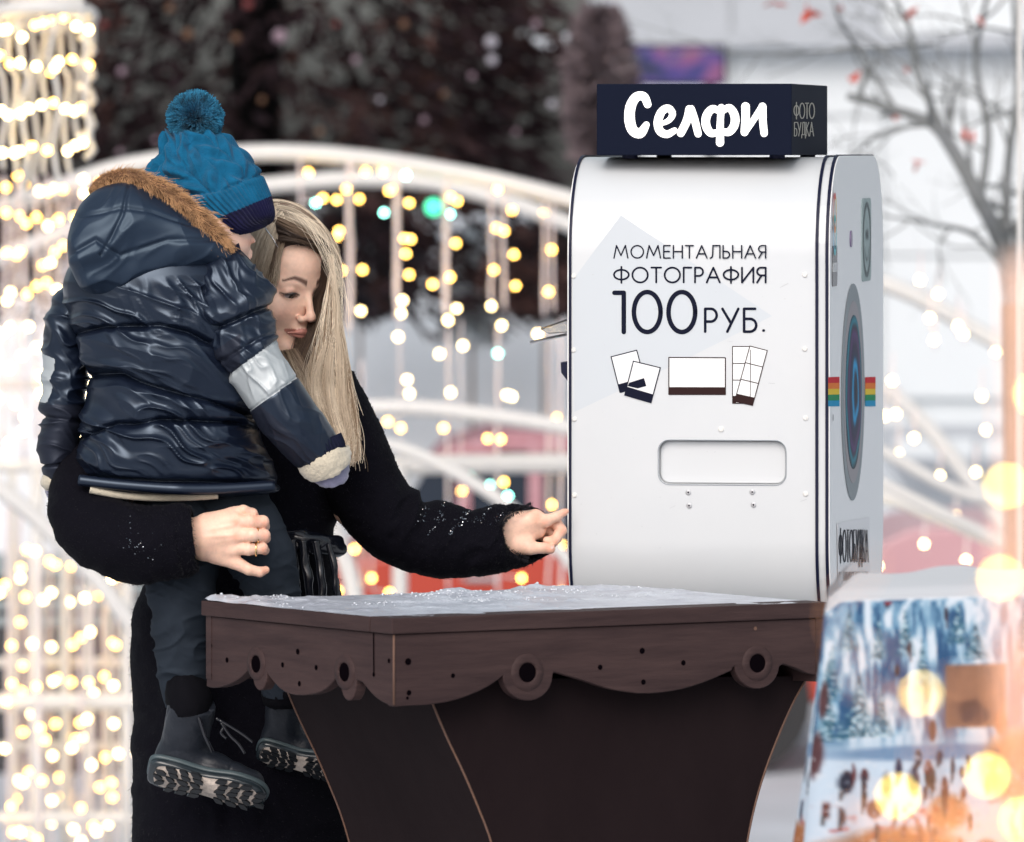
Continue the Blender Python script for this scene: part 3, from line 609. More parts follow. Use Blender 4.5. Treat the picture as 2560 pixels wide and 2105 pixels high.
# recess cut for the photo tray in the thin side
nF = -U
p0F = E0.copy()
def fpt(px, py, out=0.0): return hit(px, py, p0F-U*out, U)
def wu(px, py): q = fpt(px, py)-E0; return float(q@Wd), float(q[2])
a, b = wu(1647, 1101), wu(1964, 1212)
cut = rrect(b[0], a[0], b[1], a[1], .016, 6); cb = MB().prism([E0+Wd*x+Zv*z-U*.05 for x, z in cut], U*.066)
me = bpy.data.meshes.new('cut'); me.from_pydata([tuple(np.array(q)-WL[BO.name]) for q in cb.v], [], cb.f); fixn(me); co = bpy.data.objects.new('cut', me); COL.objects.link(co); co.location = BO.location
bo_ = shell.modifiers.new('cut', 'BOOLEAN'); bo_.operation = 'DIFFERENCE'; bo_.object = co; bo_.solver = 'EXACT'
shell.modifiers.move(1, 0) if len(shell.modifiers) > 1 else None
bpy.context.view_layer.update(); dg = bpy.context.evaluated_depsgraph_get(); nm = bpy.data.meshes.new_from_object(shell.evaluated_get(dg)); shell.modifiers.clear(); shell.data = nm; bpy.data.objects.remove(co)
rim = [E0+Wd*x+Zv*z-U*.0008 for x, z in rrect(b[0]-.001, a[0]+.001, b[1]-.001, a[1]+.001, .017, 6)]
MB().tube(rim+[rim[0]], .0005, 6).build('tray_opening_rim', mat('grey edge', (.25, .29, .33), .5), BO, True)
ins = [E0+Wd*x+Zv*z+U*.012 for x, z in rrect(b[0]+.002, a[0]-.002, b[1]+.002, a[1]-.002, .014, 6)]
MB().prism(ins, U*.002).build('tray_flap', mat('white tray flap', (.60, .625, .645), .3), BO)
plate('edging', .0, .0045, .003, M['gasket'])
plate('spacer_panel', -.011, .0, .0, M['acryl'])
plate('edging', -.0155, -.011, .004, M['gasket'])
FACEW = -.0175
face = plate('lens_panel', FACEW, -.0155, .002, M['acryl2']); bevel(face, .002)
plate('edging', TH-.004, TH, .003, M['gasket']); plate('back_panel', TH, TH+.003, -.004, M['acryl2'])
# stand hidden behind the table
MB().box(E0+U*.30+Wd*.27+Zv*(bot/2), (.12, .07, bot/2), (U, Wd, Zv)).build('stand', M['gasket'], BO)
MB().box(E0+U*.41+Wd*.19+Zv*.015, (.38, .26, .015), (U, Wd, Zv), bev=.005).build('base_plate', M['frame'], BO)
# ---- stroke lettering
def ribbon(mb, poly, w, to3, layer, m=0):
    poly = np.asarray(poly, float)
    if len(poly) == 1: poly = np.vstack([poly, poly+[[.01, 0]]])
    w = np.broadcast_to(np.asarray(w, float), (len(poly),)); T = norm(np.gradient(poly, axis=0)); Nn = np.stack([-T[:, 1], T[:, 0]], -1)
    L_ = poly+Nn*w[:, None]/2; R_ = poly-Nn*w[:, None]/2
    a0 = math.atan2(T[0][1], T[0][0]); a1 = math.atan2(T[-1][1], T[-1][0])
    c0 = [poly[0]+w[0]/2*np.array([math.cos(a0+math.pi/2+k*math.pi/7), math.sin(a0+math.pi/2+k*math.pi/7)]) for k in range(1, 7)]
    c1 = [poly[-1]+w[-1]/2*np.array([math.cos(a1-math.pi/2+k*math.pi/7), math.sin(a1-math.pi/2+k*math.pi/7)]) for k in range(1, 7)]
    n = len(poly); V = list(L_)+list(R_)+c0+c1; Q = np.array(V); v3 = to3(Q[:, 0], Q[:, 1], layer)
    f = [(i, i+1, n+i+1, n+i) for i in range(n-1)]+[tuple([0]+[2*n+k for k in range(6)]+[n])]+[tuple([2*n-1]+[2*n+6+k for k in range(6)]+[n-1])]
    mb.add(v3, f, m)
def arc(cx, cy, rx, ry, a0, a1, n=24): return [(cx+rx*math.cos(math.radians(a)), cy+ry*math.sin(math.radians(a))) for a in np.linspace(a0, a1, n)]
def li(*p):
    o = []
    for a_, b_ in zip(p[:-1], p[1:]): o += [(a_[0]+(b_[0]-a_[0])*t, a_[1]+(b_[1]-a_[1])*t) for t in (0, .33, .66)]
    return o+[p[-1]]
def seg(*p): return [li(a_, b_) for a_, b_ in zip(p[:-1], p[1:])]
G = {'М': (1.12, seg((0, 0), (.2, 1), (.56, .2), (.92, 1), (1.12, 0))), 'О': (1.0, [arc(.5, .5, .5, .5, 0, 360, 40)]), 'Е': (.52, seg((.52, 1), (0, 1), (0, 0), (.52, 0))+[li((0, .52), (.46, .52))]),
     'Н': (.72, [li((0, 0), (0, 1)), li((.72, 0), (.72, 1)), li((0, .52), (.72, .52))]), 'Т': (.62, [li((0, 1), (.62, 1)), li((.31, 1), (.31, 0))]), 'А': (.86, seg((0, 0), (.43, 1), (.86, 0))+[li((.15, .34), (.71, .34))]),
     'Л': (.78, [arc(0, .28, .2, .28, -90, 0, 10)+li((.2, .3), (.22, 1))]+seg((.22, 1), (.78, 1), (.78, 0))), 'Ь': (.52, [li((0, 1), (0, 0)), [(0, .54)]+arc(.25, .27, .27, .27, 90, -90, 16)+[(0, 0)]]),
     'Я': (.56, [li((.56, 0), (.56, 1)), [(.56, 1)]+arc(.27, .74, .27, .26, 90, 270, 16)+[(.56, .48)], li((.3, .48), (0, 0))]), 'Ф': (.96, [arc(.48, .52, .48, .33, 0, 360, 40), li((.48, -.03), (.48, 1.05))]),
     'Г': (.5, seg((0, 0), (0, 1), (.5, 1))), 'Р': (.52, [li((0, 0), (0, 1)), [(0, 1)]+arc(.25, .72, .27, .28, 90, -90, 16)+[(0, .44)]]), 'И': (.74, seg((0, 1), (0, 0), (.74, 1), (.74, 0))),
     'У': (.72, [li((0, 1), (.38, .38)), li((.72, 1), (.22, 0))]), 'Б': (.56, seg((.5, 1), (0, 1), (0, 0))+[[(0, .56)]+arc(.26, .28, .29, .28, 90, -90, 16)+[(0, 0)]]), '.': (.12, [[(.06, .05), (.075, .05)]]),
     '1': (.32, seg((0, .98), (.26, .98), (.26, 0))), '0': (.74, [arc(.37, .5, .37, .5, 0, 360, 44)]), 'Д': (.8, seg((.14, .1), (.26, 1), (.66, 1), (.66, .1))+seg((0, -.15), (0, .1), (.8, .1), (.8, -.15))), 'К': (.62, [li((0, 0), (0, 1)), li((0, .45), (.58, 1)), li((.12, .55), (.62, 0))]), ' ': (.3, [])}
def text(s, x0, x1, y0, y1, w, to3, name, m, parent, gap=.2):
    """one mesh per line of lettering: photo px box x0..x1, y0 (top) .. y1 (base line)"""
    tot = sum(G[c][0] for c in s)+gap*(len(s)-1); H = y1-y0; k = (x1-x0)/tot; x = x0; mb = MB(); lay = 0
    for c in s:
        for st_ in G[c][1]: lay += 1; ribbon(mb, [(x+a_*k, y1-b_*H) for a_, b_ in st_], w, to3, lay)
        x += (G[c][0]+gap)*k
    return mb.build(name, m, parent)
def toF(x, y, lay): return hit(x, y, p0F-U*(.0006+.00006*lay), U)
text('МОМЕНТАЛЬНАЯ', 1535, 1914, 614, 645, 3.4, toF, 'lettering', M['ink'], BO, .26)
text('ФОТОГРАФИЯ', 1535, 1914, 669, 706, 4.6, toF, 'lettering', M['ink'], BO, .24)
text('100', 1536, 1738, 730, 830, 11.5, toF, 'lettering', M['ink'], BO, .22)
text('РУБ.', 1763, 1912, 772, 829, 6.6, toF, 'lettering', M['ink'], BO, .26)
# pale background facets printed on the panel (thin film)
def film(pts_, lay, name='printed_facet'):
    q = toF(np.array([p[0] for p in pts_], float), np.array([p[1] for p in pts_], float), lay); MB().add(list(q), [tuple(range(len(q)))]).build(name, M['tint'], BO)
M['tint'] = mat('pale blue facet print', (.545, .59, .63), .25)
film([(1552, 538), (1930, 790), (1700, 905), (1436, 1030), (1432, 700)], -8)
# scuffs and specks on the worn panel
mb = MB(); M['scuff'] = mat('grey scuff', (.42, .44, .46), .6)
for k in range(46):
    x, y = rng.uniform(1450, 2005), rng.uniform(520, 1400); L_ = rng.uniform(1.5, 4) if k < 34 else rng.uniform(10, 26); a_ = rng.uniform(-.5, .5); w_ = rng.uniform(.5, 1.2)
    q = toF(np.array([x, x+L_*math.cos(a_), x+L_*math.cos(a_)+w_*.4, x+w_*.4]), np.array([y, y+L_*math.sin(a_), y+L_*math.sin(a_)+w_, y+w_]), -5); mb.add(list(q), [(0, 1, 2, 3)])
mb.build('scuff_marks', M['scuff'], BO)
# icons
def poly_outline(mb, pts_, w, lay, m=0):
    for i in range(len(pts_)): lay += 1; ribbon(mb, li(pts_[i], pts_[(i+1) % len(pts_)]), w, toF, lay, m)
def solid(mb, pts_, lay, m=0): q = toF(np.array([p[0] for p in pts_], float), np.array([p[1] for p in pts_], float), lay); mb.add(list(q), [tuple(range(len(q)))], m)
def Z7(x, y): return (1400+x/2.41, 800+y/2.41)
M['paperwhite'] = mat('white print', (.84, .86, .87), .3)
ic = MB()
solid(ic, [Z7(308, 222), Z7(462, 182), Z7(520, 398), Z7(362, 436)], 2, 1); poly_outline(ic, [Z7(308, 222), Z7(462, 182), Z7(520, 398), Z7(362, 436)], 2.6, 3); solid(ic, [Z7(350, 388), Z7(506, 345), Z7(522, 400), Z7(362, 438)], 8)
solid(ic, [Z7(442, 248), Z7(604, 288), Z7(548, 498), Z7(390, 452)], 10, 2); poly_outline(ic, [Z7(442, 248), Z7(604, 288), Z7(548, 498), Z7(390, 452)], 2.6, 12); solid(ic, [Z7(404, 402), Z7(560, 448), Z7(548, 498), Z7(390, 452)], 17)
solid(ic, [Z7(416, 378), Z7(506, 350), Z7(520, 398), Z7(468, 412), Z7(408, 398)], 18)
M['paperwhite2'] = mat('off white print', (.80, .82, .84), .3)
ic.build('polaroid_icon', [M['ink'], M['paperwhite2'], M['paperwhite2']], BO)
ic = MB(); R4 = [Z7(656, 226), Z7(996, 228), Z7(996, 448), Z7(656, 448)]; solid(ic, R4, 2, 1); poly_outline(ic, R4, 2.8, 3); solid(ic, [Z7(656, 404), Z7(996, 405), Z7(996, 448), Z7(656, 448)], 9); ic.build('wide_photo_icon', [M['inkbrown'], M['paperwhite']], BO)
ic = MB(); R4 = [Z7(1040, 160), Z7(1142, 160), Z7(1142, 502), Z7(1040, 502)]; solid(ic, R4, 2, 1); poly_outline(ic, R4, 2.2, 3)
for y in (262, 362, 460): ribbon(ic, li(Z7(1040, y), Z7(1142, y)), 2.2, toF, 8)
solid(ic, [Z7(1040, 462), Z7(1072, 462), Z7(1060, 502), Z7(1040, 502)], 9)
R4 = [Z7(1144, 157), Z7(1248, 184), Z7(1160, 514), Z7(1052, 490)]; solid(ic, R4, 12, 1); poly_outline(ic, R4, 2.2, 13)
for t_ in (.30, .60): ribbon(ic, li(tuple(np.array(R4[0])*(1-t_)+np.array(R4[3])*t_), tuple(np.array(R4[1])*(1-t_)+np.array(R4[2])*t_)), 2.2, toF, 20)
ribbon(ic, li(Z7(1148, 180), Z7(1146, 460)), 1.6, toF, 21)
solid(ic, [tuple(np.array(R4[0])*.14+np.array(R4[3])*.86), tuple(np.array(R4[1])*.14+np.array(R4[2])*.86), R4[2], R4[3]], 24); ic.build('photo_strip_icon', [M['inkbrown'], M['paperwhite']], BO)
# screws
def screw(px, py, r, m): p = fpt(float(px), float(py)); return MB().tube([p+U*.001, p-U*.0012, p-U*.0022], [r, r, r*.6], 14).build('screw', m, BO, loc=p)
M['screwwhite'] = mat('white screw cap', (.72, .72, .70), .35)
for y in (690, 875, 1048, 1238): screw(1434+(y > 1000)*2, y, .0040, M['screwwhite']); screw(2012+(y > 1000)*2, y-3, .0042, M['screwwhite'])
screw(1803, 1073, .0046, M['screwwhite'])
for x, y in ((1721, 1231), (1881, 1230), (1723, 1264), (1884, 1262)): s_ = screw(x, y, .0042, M['steel']); MB().ball(WL[s_.name]-U*.0024, .0016, 8).build('screw_socket', M['ink'], s_)
# ---- lens side
p0L = E0+Wd*FACEW; nL = Wd
def sp(px, py, out=0.0): return hit(px, py, p0L-Wd*(.0005+out), Wd)
def toL(x, y, lay): return hit(x, y, p0L+Wd*(.0024+.00006*lay)*-1, Wd)
q = sp(2086, 700.)-E0
LC = sp(2132., 980.); RL = .170
def disc(name, c, r, out, m, parent=BO, dome=0., n=56, h=.0006):
    v = [c-Wd*(out+dome)]; f = []
    for k, (rr, oo) in enumerate(((r*.55, out+dome*.7), (r*.86, out+dome*.3), (r, out), (r, out-h))):
        for j in range(n): a_ = 2*math.pi*j/n; v.append(c+(U*math.cos(a_)+Zv*math.sin(a_))*rr-Wd*oo)
    f = [(0, 1+j, 1+(j+1) % n) for j in range(n)]
    for k in range(3): f += [(1+k*n+j, 1+(k+1)*n+j, 1+(k+1)*n+(j+1) % n, 1+k*n+(j+1) % n) for j in range(n)]
    return mk(name, np.array(v), f, m, parent, False, loc=c)
# rainbow stripe (drawn under the lens)
for i, (cc, nm_) in enumerate((((.62, .015, .03), 'red'), ((.80, .20, .03), 'orange'), ((.80, .56, .04), 'yellow'), ((.01, .26, .10), 'green'), ((.01, .30, .55), 'blue'))):
    m_ = mat(nm_+' stripe print', cc, .6, spec=.08); y0 = 943+i*14.6; 
    for xa, xb in ((2070.5, 2099.), (2163., 2189.)):
        qd = [sp(float(x), float(y), .0003) for x, y in ((xa, y0), (xb, y0-1), (xb, y0+14.4), (xa, y0+14.6))]; MB().add(qd, [(0, 1, 2, 3)]).build('rainbow_stripe', m_, BO)
lens = disc('lens_surround', LC, RL, .0008, mat('grey lens surround', (.30, .33, .35), .6, spec=.1))
disc('lens_ring', LC+Zv*.00, RL*.84, .0013, mat('light grey lens ring', (.34, .32, .34), .5, spec=.1), lens)
lm = bpy.data.materials.new('printed lens rings'); lm.use_nodes = True; N = lm.node_tree.nodes; L = lm.node_tree.links
tc = N.new('ShaderNodeTexCoord'); ln_ = N.new('ShaderNodeVectorMath'); ln_.operation = 'LENGTH'; L.new(tc.outputs['Object'], ln_.inputs[0])
nz = N.new('ShaderNodeTexNoise'); nz.inputs['Scale'].default_value = 14; L.new(tc.outputs['Object'], nz.inputs['Vector'])
ad = N.new('ShaderNodeMath'); ad.operation = 'MULTIPLY_ADD'; ad.inputs[1].default_value = .035; L.new(nz.outputs[0], ad.inputs[0]); L.new(ln_.outputs['Value'], ad.inputs[2])
cr = N.new('ShaderNodeValToRGB'); e = cr.color_ramp.elements; e[0].position = 0; e[0].color = (.006, .008, .02, 1); e[1].position = .17; e[1].color = (.05, .05, .06, 1)
for p_, c_ in ((.045, (.01, .02, .05, 1)), (.06, (.015, .36, .70, 1)), (.072, (.01, .03, .08, 1)), (.09, (.03, .02, .06, 1)), (.105, (.09, .04, .15, 1)), (.115, (.03, .02, .04, 1)), (.125, (.02, .22, .30, 1)), (.14, (.02, .02, .03, 1))): z_ = e.new(p_); z_.color = c_
L.new(ad.outputs[0], cr.inputs[0]); L.new(cr.outputs[0], N['Principled BSDF'].inputs['Base Color']); N['Principled BSDF'].inputs['Roughness'].default_value = .5; N['Principled BSDF'].inputs['Specular IOR Level'].default_value = .12
disc('lens_glass', LC+Zv*.0, RL*.71, .0018, lm, lens, dome=.003)
def orect(px, py, hu, hz, out, m, name, r=.3, parent=BO, h=.002):
    c = sp(float(px), float(py)); pr = rrect(-hu, hu, -hz, hz, min(hu, hz)*r, 6); return MB().prism([c+U*a_+Zv*b_-Wd*out for a_, b_ in pr], Wd*h).build(name, m, parent, loc=c)
fl = orect(2086, 665, .034, .031, .001, mat('dark flash window', (.10, .10, .11), .25), 'flash_window'); orect(2086, 668, .034, .007, .0018, mat('flash glint strip', (.38, .39, .40), .2), 'flash_strip', .1, fl)
orect(2127, 597, .014, .013, .0014, mat('sensor window', (.22, .16, .28), .3), 'sensor_window', 1.)
vf = orect(2165, 599, .068, .066, .0012, mat('grey green viewfinder plate', (.34, .42, .42), .5, spec=.1), 'viewfinder', .22)
def oring(c, r0, r1, out, m, name, parent, a0=0, a1=360, n=40, squash=1.0):
    v, f = [], []
    for j in range(n+1):
        a_ = math.radians(a0+(a1-a0)*j/n)
        for rr in (r0, r1): v.append(c+(U*math.cos(a_)+Zv*math.sin(a_)*squash)*rr-Wd*out)
    f = [(2*j, 2*j+1, 2*j+3, 2*j+2) for j in range(n)]; return mk(name, np.array(v), f, m, parent, False, loc=c)
vc = sp(2165., 599.); dk = mat('dark teal print', (.03, .06, .07), .4)
oring(vc, .052, .060, .0020, dk, 'viewfinder_ring', vf); oring(vc, .030, .034, .0024, mat('grey smile line', (.14, .18, .19), .4), 'smile_line', vf, 200, 340)
for s in (-1, 1): oring(vc+U*s*.012+Zv*.008, .0005, .0055, .0024, dk, 'smile_eye', vf, squash=1.6)
lc_ = sp(2085., 560.)
for a0, a1, cc, s in ((0, 60, (.8, .5, .05), -.5), (60, 180, (.7, .05, .05), -.5), (180, 360, (.8, .3, .1), -.5), (0, 120, (.05, .5, .45), .5), (120, 240, (.1, .45, .7), .5), (240, 360, (.1, .55, .6), .5)):
    oring(lc_-Zv*s*.034, .017, .024, .0016, mat('coloured ring print', cc, .4), 'colour_ring', BO, a0, a1, 14, 1.3)
oring(sp(2081., 1044.), .0002, .004, .0012, M['ink'], 'small_hole', BO, squash=1.4)
stk = [sp(float(x), float(y), .0006) for x, y in ((2093, 1308), (2173, 1292), (2176, 1560), (2096, 1575))]; MB().prism(stk, -Wd*.0006).build('sticker', mat('white sticker', (.80, .80, .82), .4), BO)
text('ФОТОБУДКА', 2098, 2171, 1325, 1405, 2.2, toL, 'lettering', M['ink'], BO, .22)
text('МОМЕНТАЛЬНОЕ ФОТО 100 РУБ', 2098, 2171, 1430, 1452, 1.4, toL, 'lettering', mat('grey print', (.12, .12, .14), .5), BO, .22)
# things on the left edge
tr = []
MB().prism([P(1352, 825, 11.16), P(1418, 802, 11.16), P(1418, 832, 11.16), P(1372, 835, 11.16)], (0, .12, 0)).build('clear_tray', M['clear'], BO)
MB().prism([P(1325, 858, 11.16), P(1418, 838, 11.16), P(1418, 841, 11.16), P(1326, 861, 11.16)], (0, .14, 0)).build('tray_lip', mat('grey acrylic edge', (.3, .31, .34), .2), BO)
lt = MB().prism([P(1402, 908, 11.14), P(1424, 904, 11.14), P(1424, 962, 11.14), P(1417, 950, 11.14), P(1403, 932, 11.14)], (0, .05, 0)).build('latch', M['gasket'], BO)
# ---- sign box standing on the booth
a2 = math.radians(11); U2 = np.array([math.sin(a2), math.cos(a2), 0]); W2 = np.array([-math.cos(a2), math.sin(a2), 0])
S0 = P(1979, 390, 11.10); zt, zb = wz(209, 11.10), wz(388, 11.10)
SB = thing('sign_box', S0+W2*.15+U2*.2, 'black sign box with glowing white script letters on top of the booth', 'sign')
wS, dS = .303, .37
MB().box(S0+W2*wS/2+U2*dS/2+Zv*((zt+zb)/2-S0[2]), (dS/2, wS/2, (zt-zb)/2), (U2, W2, Zv), bev=.0).build('box', M['signbox'], SB); bevel(bpy.data.objects['box'], .0015)
for s in (.03, .26):
    for t_ in (.05, .36): c = S0+W2*s+U2*t_; MB().tube([(c[0], c[1], top-.002), (c[0], c[1], zb+.002)], .012, 12).build('foot', M['gasket'], SB)
def toS(x, y, lay): return hit(x, y, S0-U2*(.0006+.00012*lay), U2)
def Z6(x, y): return (1400+x/2.41, 180+y/2.41)
def script(sts, name):
    mb = MB()
    for i, (pp, ww) in enumerate(sts):
        c_ = crom([Z6(*p) for p in pp], 34); wv = np.interp(np.linspace(0, 1, 34), np.linspace(0, 1, len(ww)), np.array(ww)/2.41); ribbon(mb, c_, wv, toS, i+1)
    return mb.build(name, M['signwhite'], SB)
script([([(528, 195), (505, 148), (458, 152), (425, 210), (420, 290), (440, 352), (485, 368), (520, 318)], [46, 52, 56, 62, 64, 62, 60, 40])], 'letter')
script([([(608, 312), (655, 292), (678, 252), (652, 218), (612, 240), (590, 300), (602, 355), (645, 375), (690, 352)], [26, 34, 42, 44, 50, 52, 50, 46, 36])], 'letter')
script([([(778, 222), (765, 290), (728, 368)], [44, 50, 48]), ([(790, 222), (812, 290), (832, 372)], [44, 46, 44])], 'letter')
script([([(968, 240), (920, 222), (884, 262), (880, 320), (910, 368), (965, 360)], [36, 46, 52, 52, 48, 34]), ([(968, 240), (1020, 216), (1052, 262), (1050, 320), (1015, 362), (965, 352)], [36, 46, 52, 52, 48, 34]), ([(972, 214), (966, 300), (964, 425)], [42, 42, 50])], 'letter')
script([([(1118, 208), (1118, 280), (1112, 362)], [52, 50, 48]), ([(1118, 362), (1165, 290), (1218, 208)], [34, 38, 40]), ([(1220, 208), (1222, 290), (1230, 370)], [48, 46, 44])], 'letter')
def toS2(x, y, lay): return hit(x, y, S0-W2*(.0006+.0001*lay), W2)
text('ФОТО', 1985, 2036, 258, 296, 2.6, toS2, 'side_lettering', M['goldmetal'], SB, .15); text('БУДКА', 1986, 2034, 306, 340, 2.2, toS2, 'side_lettering', M['goldmetal'], SB, .15)
# ================================================================== wooden serving table
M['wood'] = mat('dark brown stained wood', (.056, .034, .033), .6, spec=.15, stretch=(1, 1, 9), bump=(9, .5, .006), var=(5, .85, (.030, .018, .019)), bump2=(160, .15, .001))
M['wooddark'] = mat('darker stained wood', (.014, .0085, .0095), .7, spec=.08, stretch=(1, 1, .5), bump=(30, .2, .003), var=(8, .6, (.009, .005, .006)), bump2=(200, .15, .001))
M['edgewood'] = mat('worn wood edge', (.15, .085, .06), .7, spec=.1, var=(14, .7, (.13, .085, .075)))  # paler brown for the pedestal edges and the table corner
M['hole'] = mat('dark screw hole', (.003, .002, .003), .9, spec=.0)
TN, TL_, TR_ = P(985, 1545, 10.2), P(515, 1500, 10.61), P(2062, 1506, 10.56)
zT = float(TN[2]); TN[2] = TL_[2] = TR_[2] = zT
vL, vR = TL_-TN, TR_-TN; uL, uR = norm(vL), norm(vR); lL, lR = np.linalg.norm(vL), np.linalg.norm(vR)
TC = TN+vL/2+vR/2
TB = thing('wooden_table', (TC[0], TC[1], 0), 'dark brown wooden table with scalloped apron and patchy snow on its top', 'table')
nLf = norm(np.cross(uL, Zv)); nLf = nLf if nLf[1] < 0 else -nLf      # outward normal of the left board
nRf = norm(np.cross(uR, Zv)); nRf = nRf if nRf[1] < 0 else -nRf
ov = .006
topo = [TN+(nLf+nRf)*ov, TL_+nLf*ov-nRf*ov, TN+vL+vR-(nLf+nRf)*ov, TR_+nRf*ov-nLf*ov]
tt_ = .0225
# top made of boards running along the right face
nb = 2
for i in range(nb):
    a0, a1 = ((0, .115), (.115, 1))[i]; e_ = .0012
    q = [topo[0]+(topo[1]-topo[0])*a0+uL*e_, topo[0]+(topo[1]-topo[0])*a1-uL*e_, topo[3]+(topo[2]-topo[3])*a1-uL*e_, topo[3]+(topo[2]-topo[3])*a0+uL*e_]
    bevel(MB().prism([p-Zv*tt_ for p in q], Zv*(tt_-.001*(i % 2))).build('top_board', M['wood'], TB), .0015)
def board(outline, p0, n, thick, name, m):
    q = hit(np.array([p[0] for p in outline], float), np.array([p[1] for p in outline], float), p0, n); return q
def scallop(pts_, per=10):
    return pts_
def apron(outl, p0, n, name, u):
    q = board(outl, p0, n, 0, name, None); q[:, 2] = np.minimum(q[:, 2], zT-tt_-.0005)
    o = MB().prism(q-n*.0, -n*.018).build(name, M['wood'], TB); bevel(o, .0012, 1); return o
def arcpx(cx, cy, rx, ry, a0, a1, n=14): return arc(cx, cy, rx, ry, a0, a1, n)
# right board (photo px, clockwise): small bosses hang between long scallops
R_out = [(985, 1570), (2056, 1530), (2052, 1690)]+[(2020, 1684), (1985, 1668), (1958, 1660)]+arcpx(1893, 1660, 56, 62, 5, 175)+[(1832, 1668)]
R_out += crom([(1830, 1676), (1760, 1706), (1690, 1726), (1610, 1734), (1530, 1724), (1460, 1702), (1385, 1680)], 18).tolist()+arcpx(1320, 1688, 62, 64, 0, 180)+crom([(1250, 1696), (1210, 1722), (1140, 1750), (1070, 1762), (1030, 1764), (985, 1767)], 14).tolist()
ar = apron(R_out, TN+uR*0, nRf, 'apron_board', uR)
L_out = [(515, 1524), (985, 1570), (985, 1767)]+crom([(975, 1764), (950, 1752), (930, 1735), (905, 1705)], 8).tolist()+arcpx(871, 1700, 20, 52, 0, 180, 12)+crom([(843, 1690), (825, 1712), (800, 1730), (765, 1738), (730, 1736), (700, 1722), (672, 1690)], 14).tolist()+arcpx(649, 1682, 18, 44, 0, 180, 12)+crom([(624, 1672), (605, 1690), (580, 1708), (550, 1718), (530, 1720), (516, 1716)], 10).tolist()
al = apron(L_out, TN+uL*.0, nLf, 'apron_board', uL)
for far, vv, nn in ((TL_, vR, nRf), (TR_, vL, nLf)):       # the two hidden sides
    a_ = far; b_ = far+vv; MB().prism([a_-Zv*tt_, b_-Zv*tt_, b_-Zv*.115, (a_+b_)/2-Zv*.125, a_-Zv*.115], nn*.016).build('apron_board', M['wood'], TB)
# bosses with drilled holes
def boss(px, py, rz, p0, n, u, par):
    c = hit(float(px), float(py), p0, n); r = rz*10.35/F
    mb = MB(); ns = 28; V_, f = [], []
    for rr, oo in ((r, 0.), (r*.96, .0014), (r*.58, .0022), (r*.54, .0012), (r*.50, -.010)):
        for j in range(ns): a_ = 2*math.pi*j/ns; V_.append(c+(u*math.cos(a_)+Zv*math.sin(a_))*rr+n*oo)
    for k in range(4): f += [(k*ns+j, (k+1)*ns+j, (k+1)*ns+(j+1) % ns, k*ns+(j+1) % ns) for j in range(ns)]
    b = mk('boss', np.array(V_), f, M['wood'], par, True, loc=c)
    v = [c+n*.0012]+[c+(u*math.cos(2*math.pi*j/ns)+Zv*math.sin(2*math.pi*j/ns))*r*.51+n*.0009 for j in range(ns)]
    mk('drilled_hole', np.array(v), [(0, 1+j, 1+(j+1) % ns) for j in range(ns)], M['hole'], b, False, loc=c)
boss(1318, 1681, 47, TN, nRf, uR, ar); boss(1893, 1658, 45, TN, nRf, uR, ar)
boss(862, 1680, 45, TN, nLf, uL, al); boss(641, 1660, 42, TN, nLf, uL, al)
def pin(px, py, r, p0, n, u, par, m=None):
    c = hit(float(px), float(py), p0, n)+n*.0006; v = [c]+[c+(u*math.cos(j*.785)+Zv*math.sin(j*.785))*r*10.35/F for j in range(8)]
    mk('screw_hole', np.array(v), [(0, 1+j, 1+(j+1) % 8) for j in range(8)], m or M['hole'], par, False, loc=c)
for x, y, r in ((1020, 1654, 9), (1022, 1732, 7), (1132, 1689, 6), (1500, 1668, 7), (1605, 1627, 8), (1608, 1705, 7), (1708, 1657, 7), (1018, 1745, 4)): pin(x, y, r, TN, nRf, uR, ar)
pin(1888, 1571, 5, TN, nRf, uR, ar, M['edgewood'])
for x, y, r in ((527, 1614, 8), (568, 1650, 7), (527, 1688, 7), (707, 1662, 7), (745, 1629, 8), (791, 1669, 7), (749, 1709, 7), (935, 1686, 6), (973, 1652, 6)): pin(x, y, r, TN, nLf, uL, al)
# joints and paler corner
g1 = hit(np.array([932., 935, 936, 933]), np.array([1566., 1566, 1690, 1690]), TN+nLf*.0006, nLf); MB().add(list(g1), [(0, 1, 2, 3)]).build('joint', M['hole'], al)
MB().tube([TN-Zv*(tt_+.001)+(nLf+nRf)*.0005, TN-Zv*.06+(nLf+nRf)*.0008, TN-Zv*.122+(nLf+nRf)*.0005], .0018, 6).build('worn_corner', M['edgewood'], TB, True)
# pedestal: waisted board faces, solid along the left direction
pr0 = TN+uL*.055+uR*.05
def ped(pxs, pys): return hit(np.array(pxs, float), np.array(pys, float), pr0, nRf)
Lc = crom([(1060, 1700), (1088, 1775), (1120, 1850), (1158, 1930), (1192, 2010), (1228, 2105), (1262, 2240), (1282, 2400), (1290, 2600), (1275, 2850), (1240, 3150), (1215, 3372)], 40)
Rc = crom([(2020, 1690), (1985, 1752), (1950, 1830), (1915, 1920), (1888, 2010), (1868, 2105), (1848, 2240), (1838, 2400), (1840, 2600), (1858, 2850), (1890, 3150), (1915, 3372)], 40)
qa, qb = ped(Lc[:, 0], Lc[:, 1]), ped(Rc[:, 0], Rc[:, 1]); qa[:, 2] = np.clip(qa[:, 2], .0, zT-tt_-.002); qb[:, 2] = np.clip(qb[:, 2], .0, zT-tt_-.002)
dep_ = uL*.385
prof = np.vstack([qa, qb[::-1]])
K = len(qa)
mb = MB(); V_ = list(qa)+list(qb)+list(qa+dep_)+list(qb+dep_); f = []
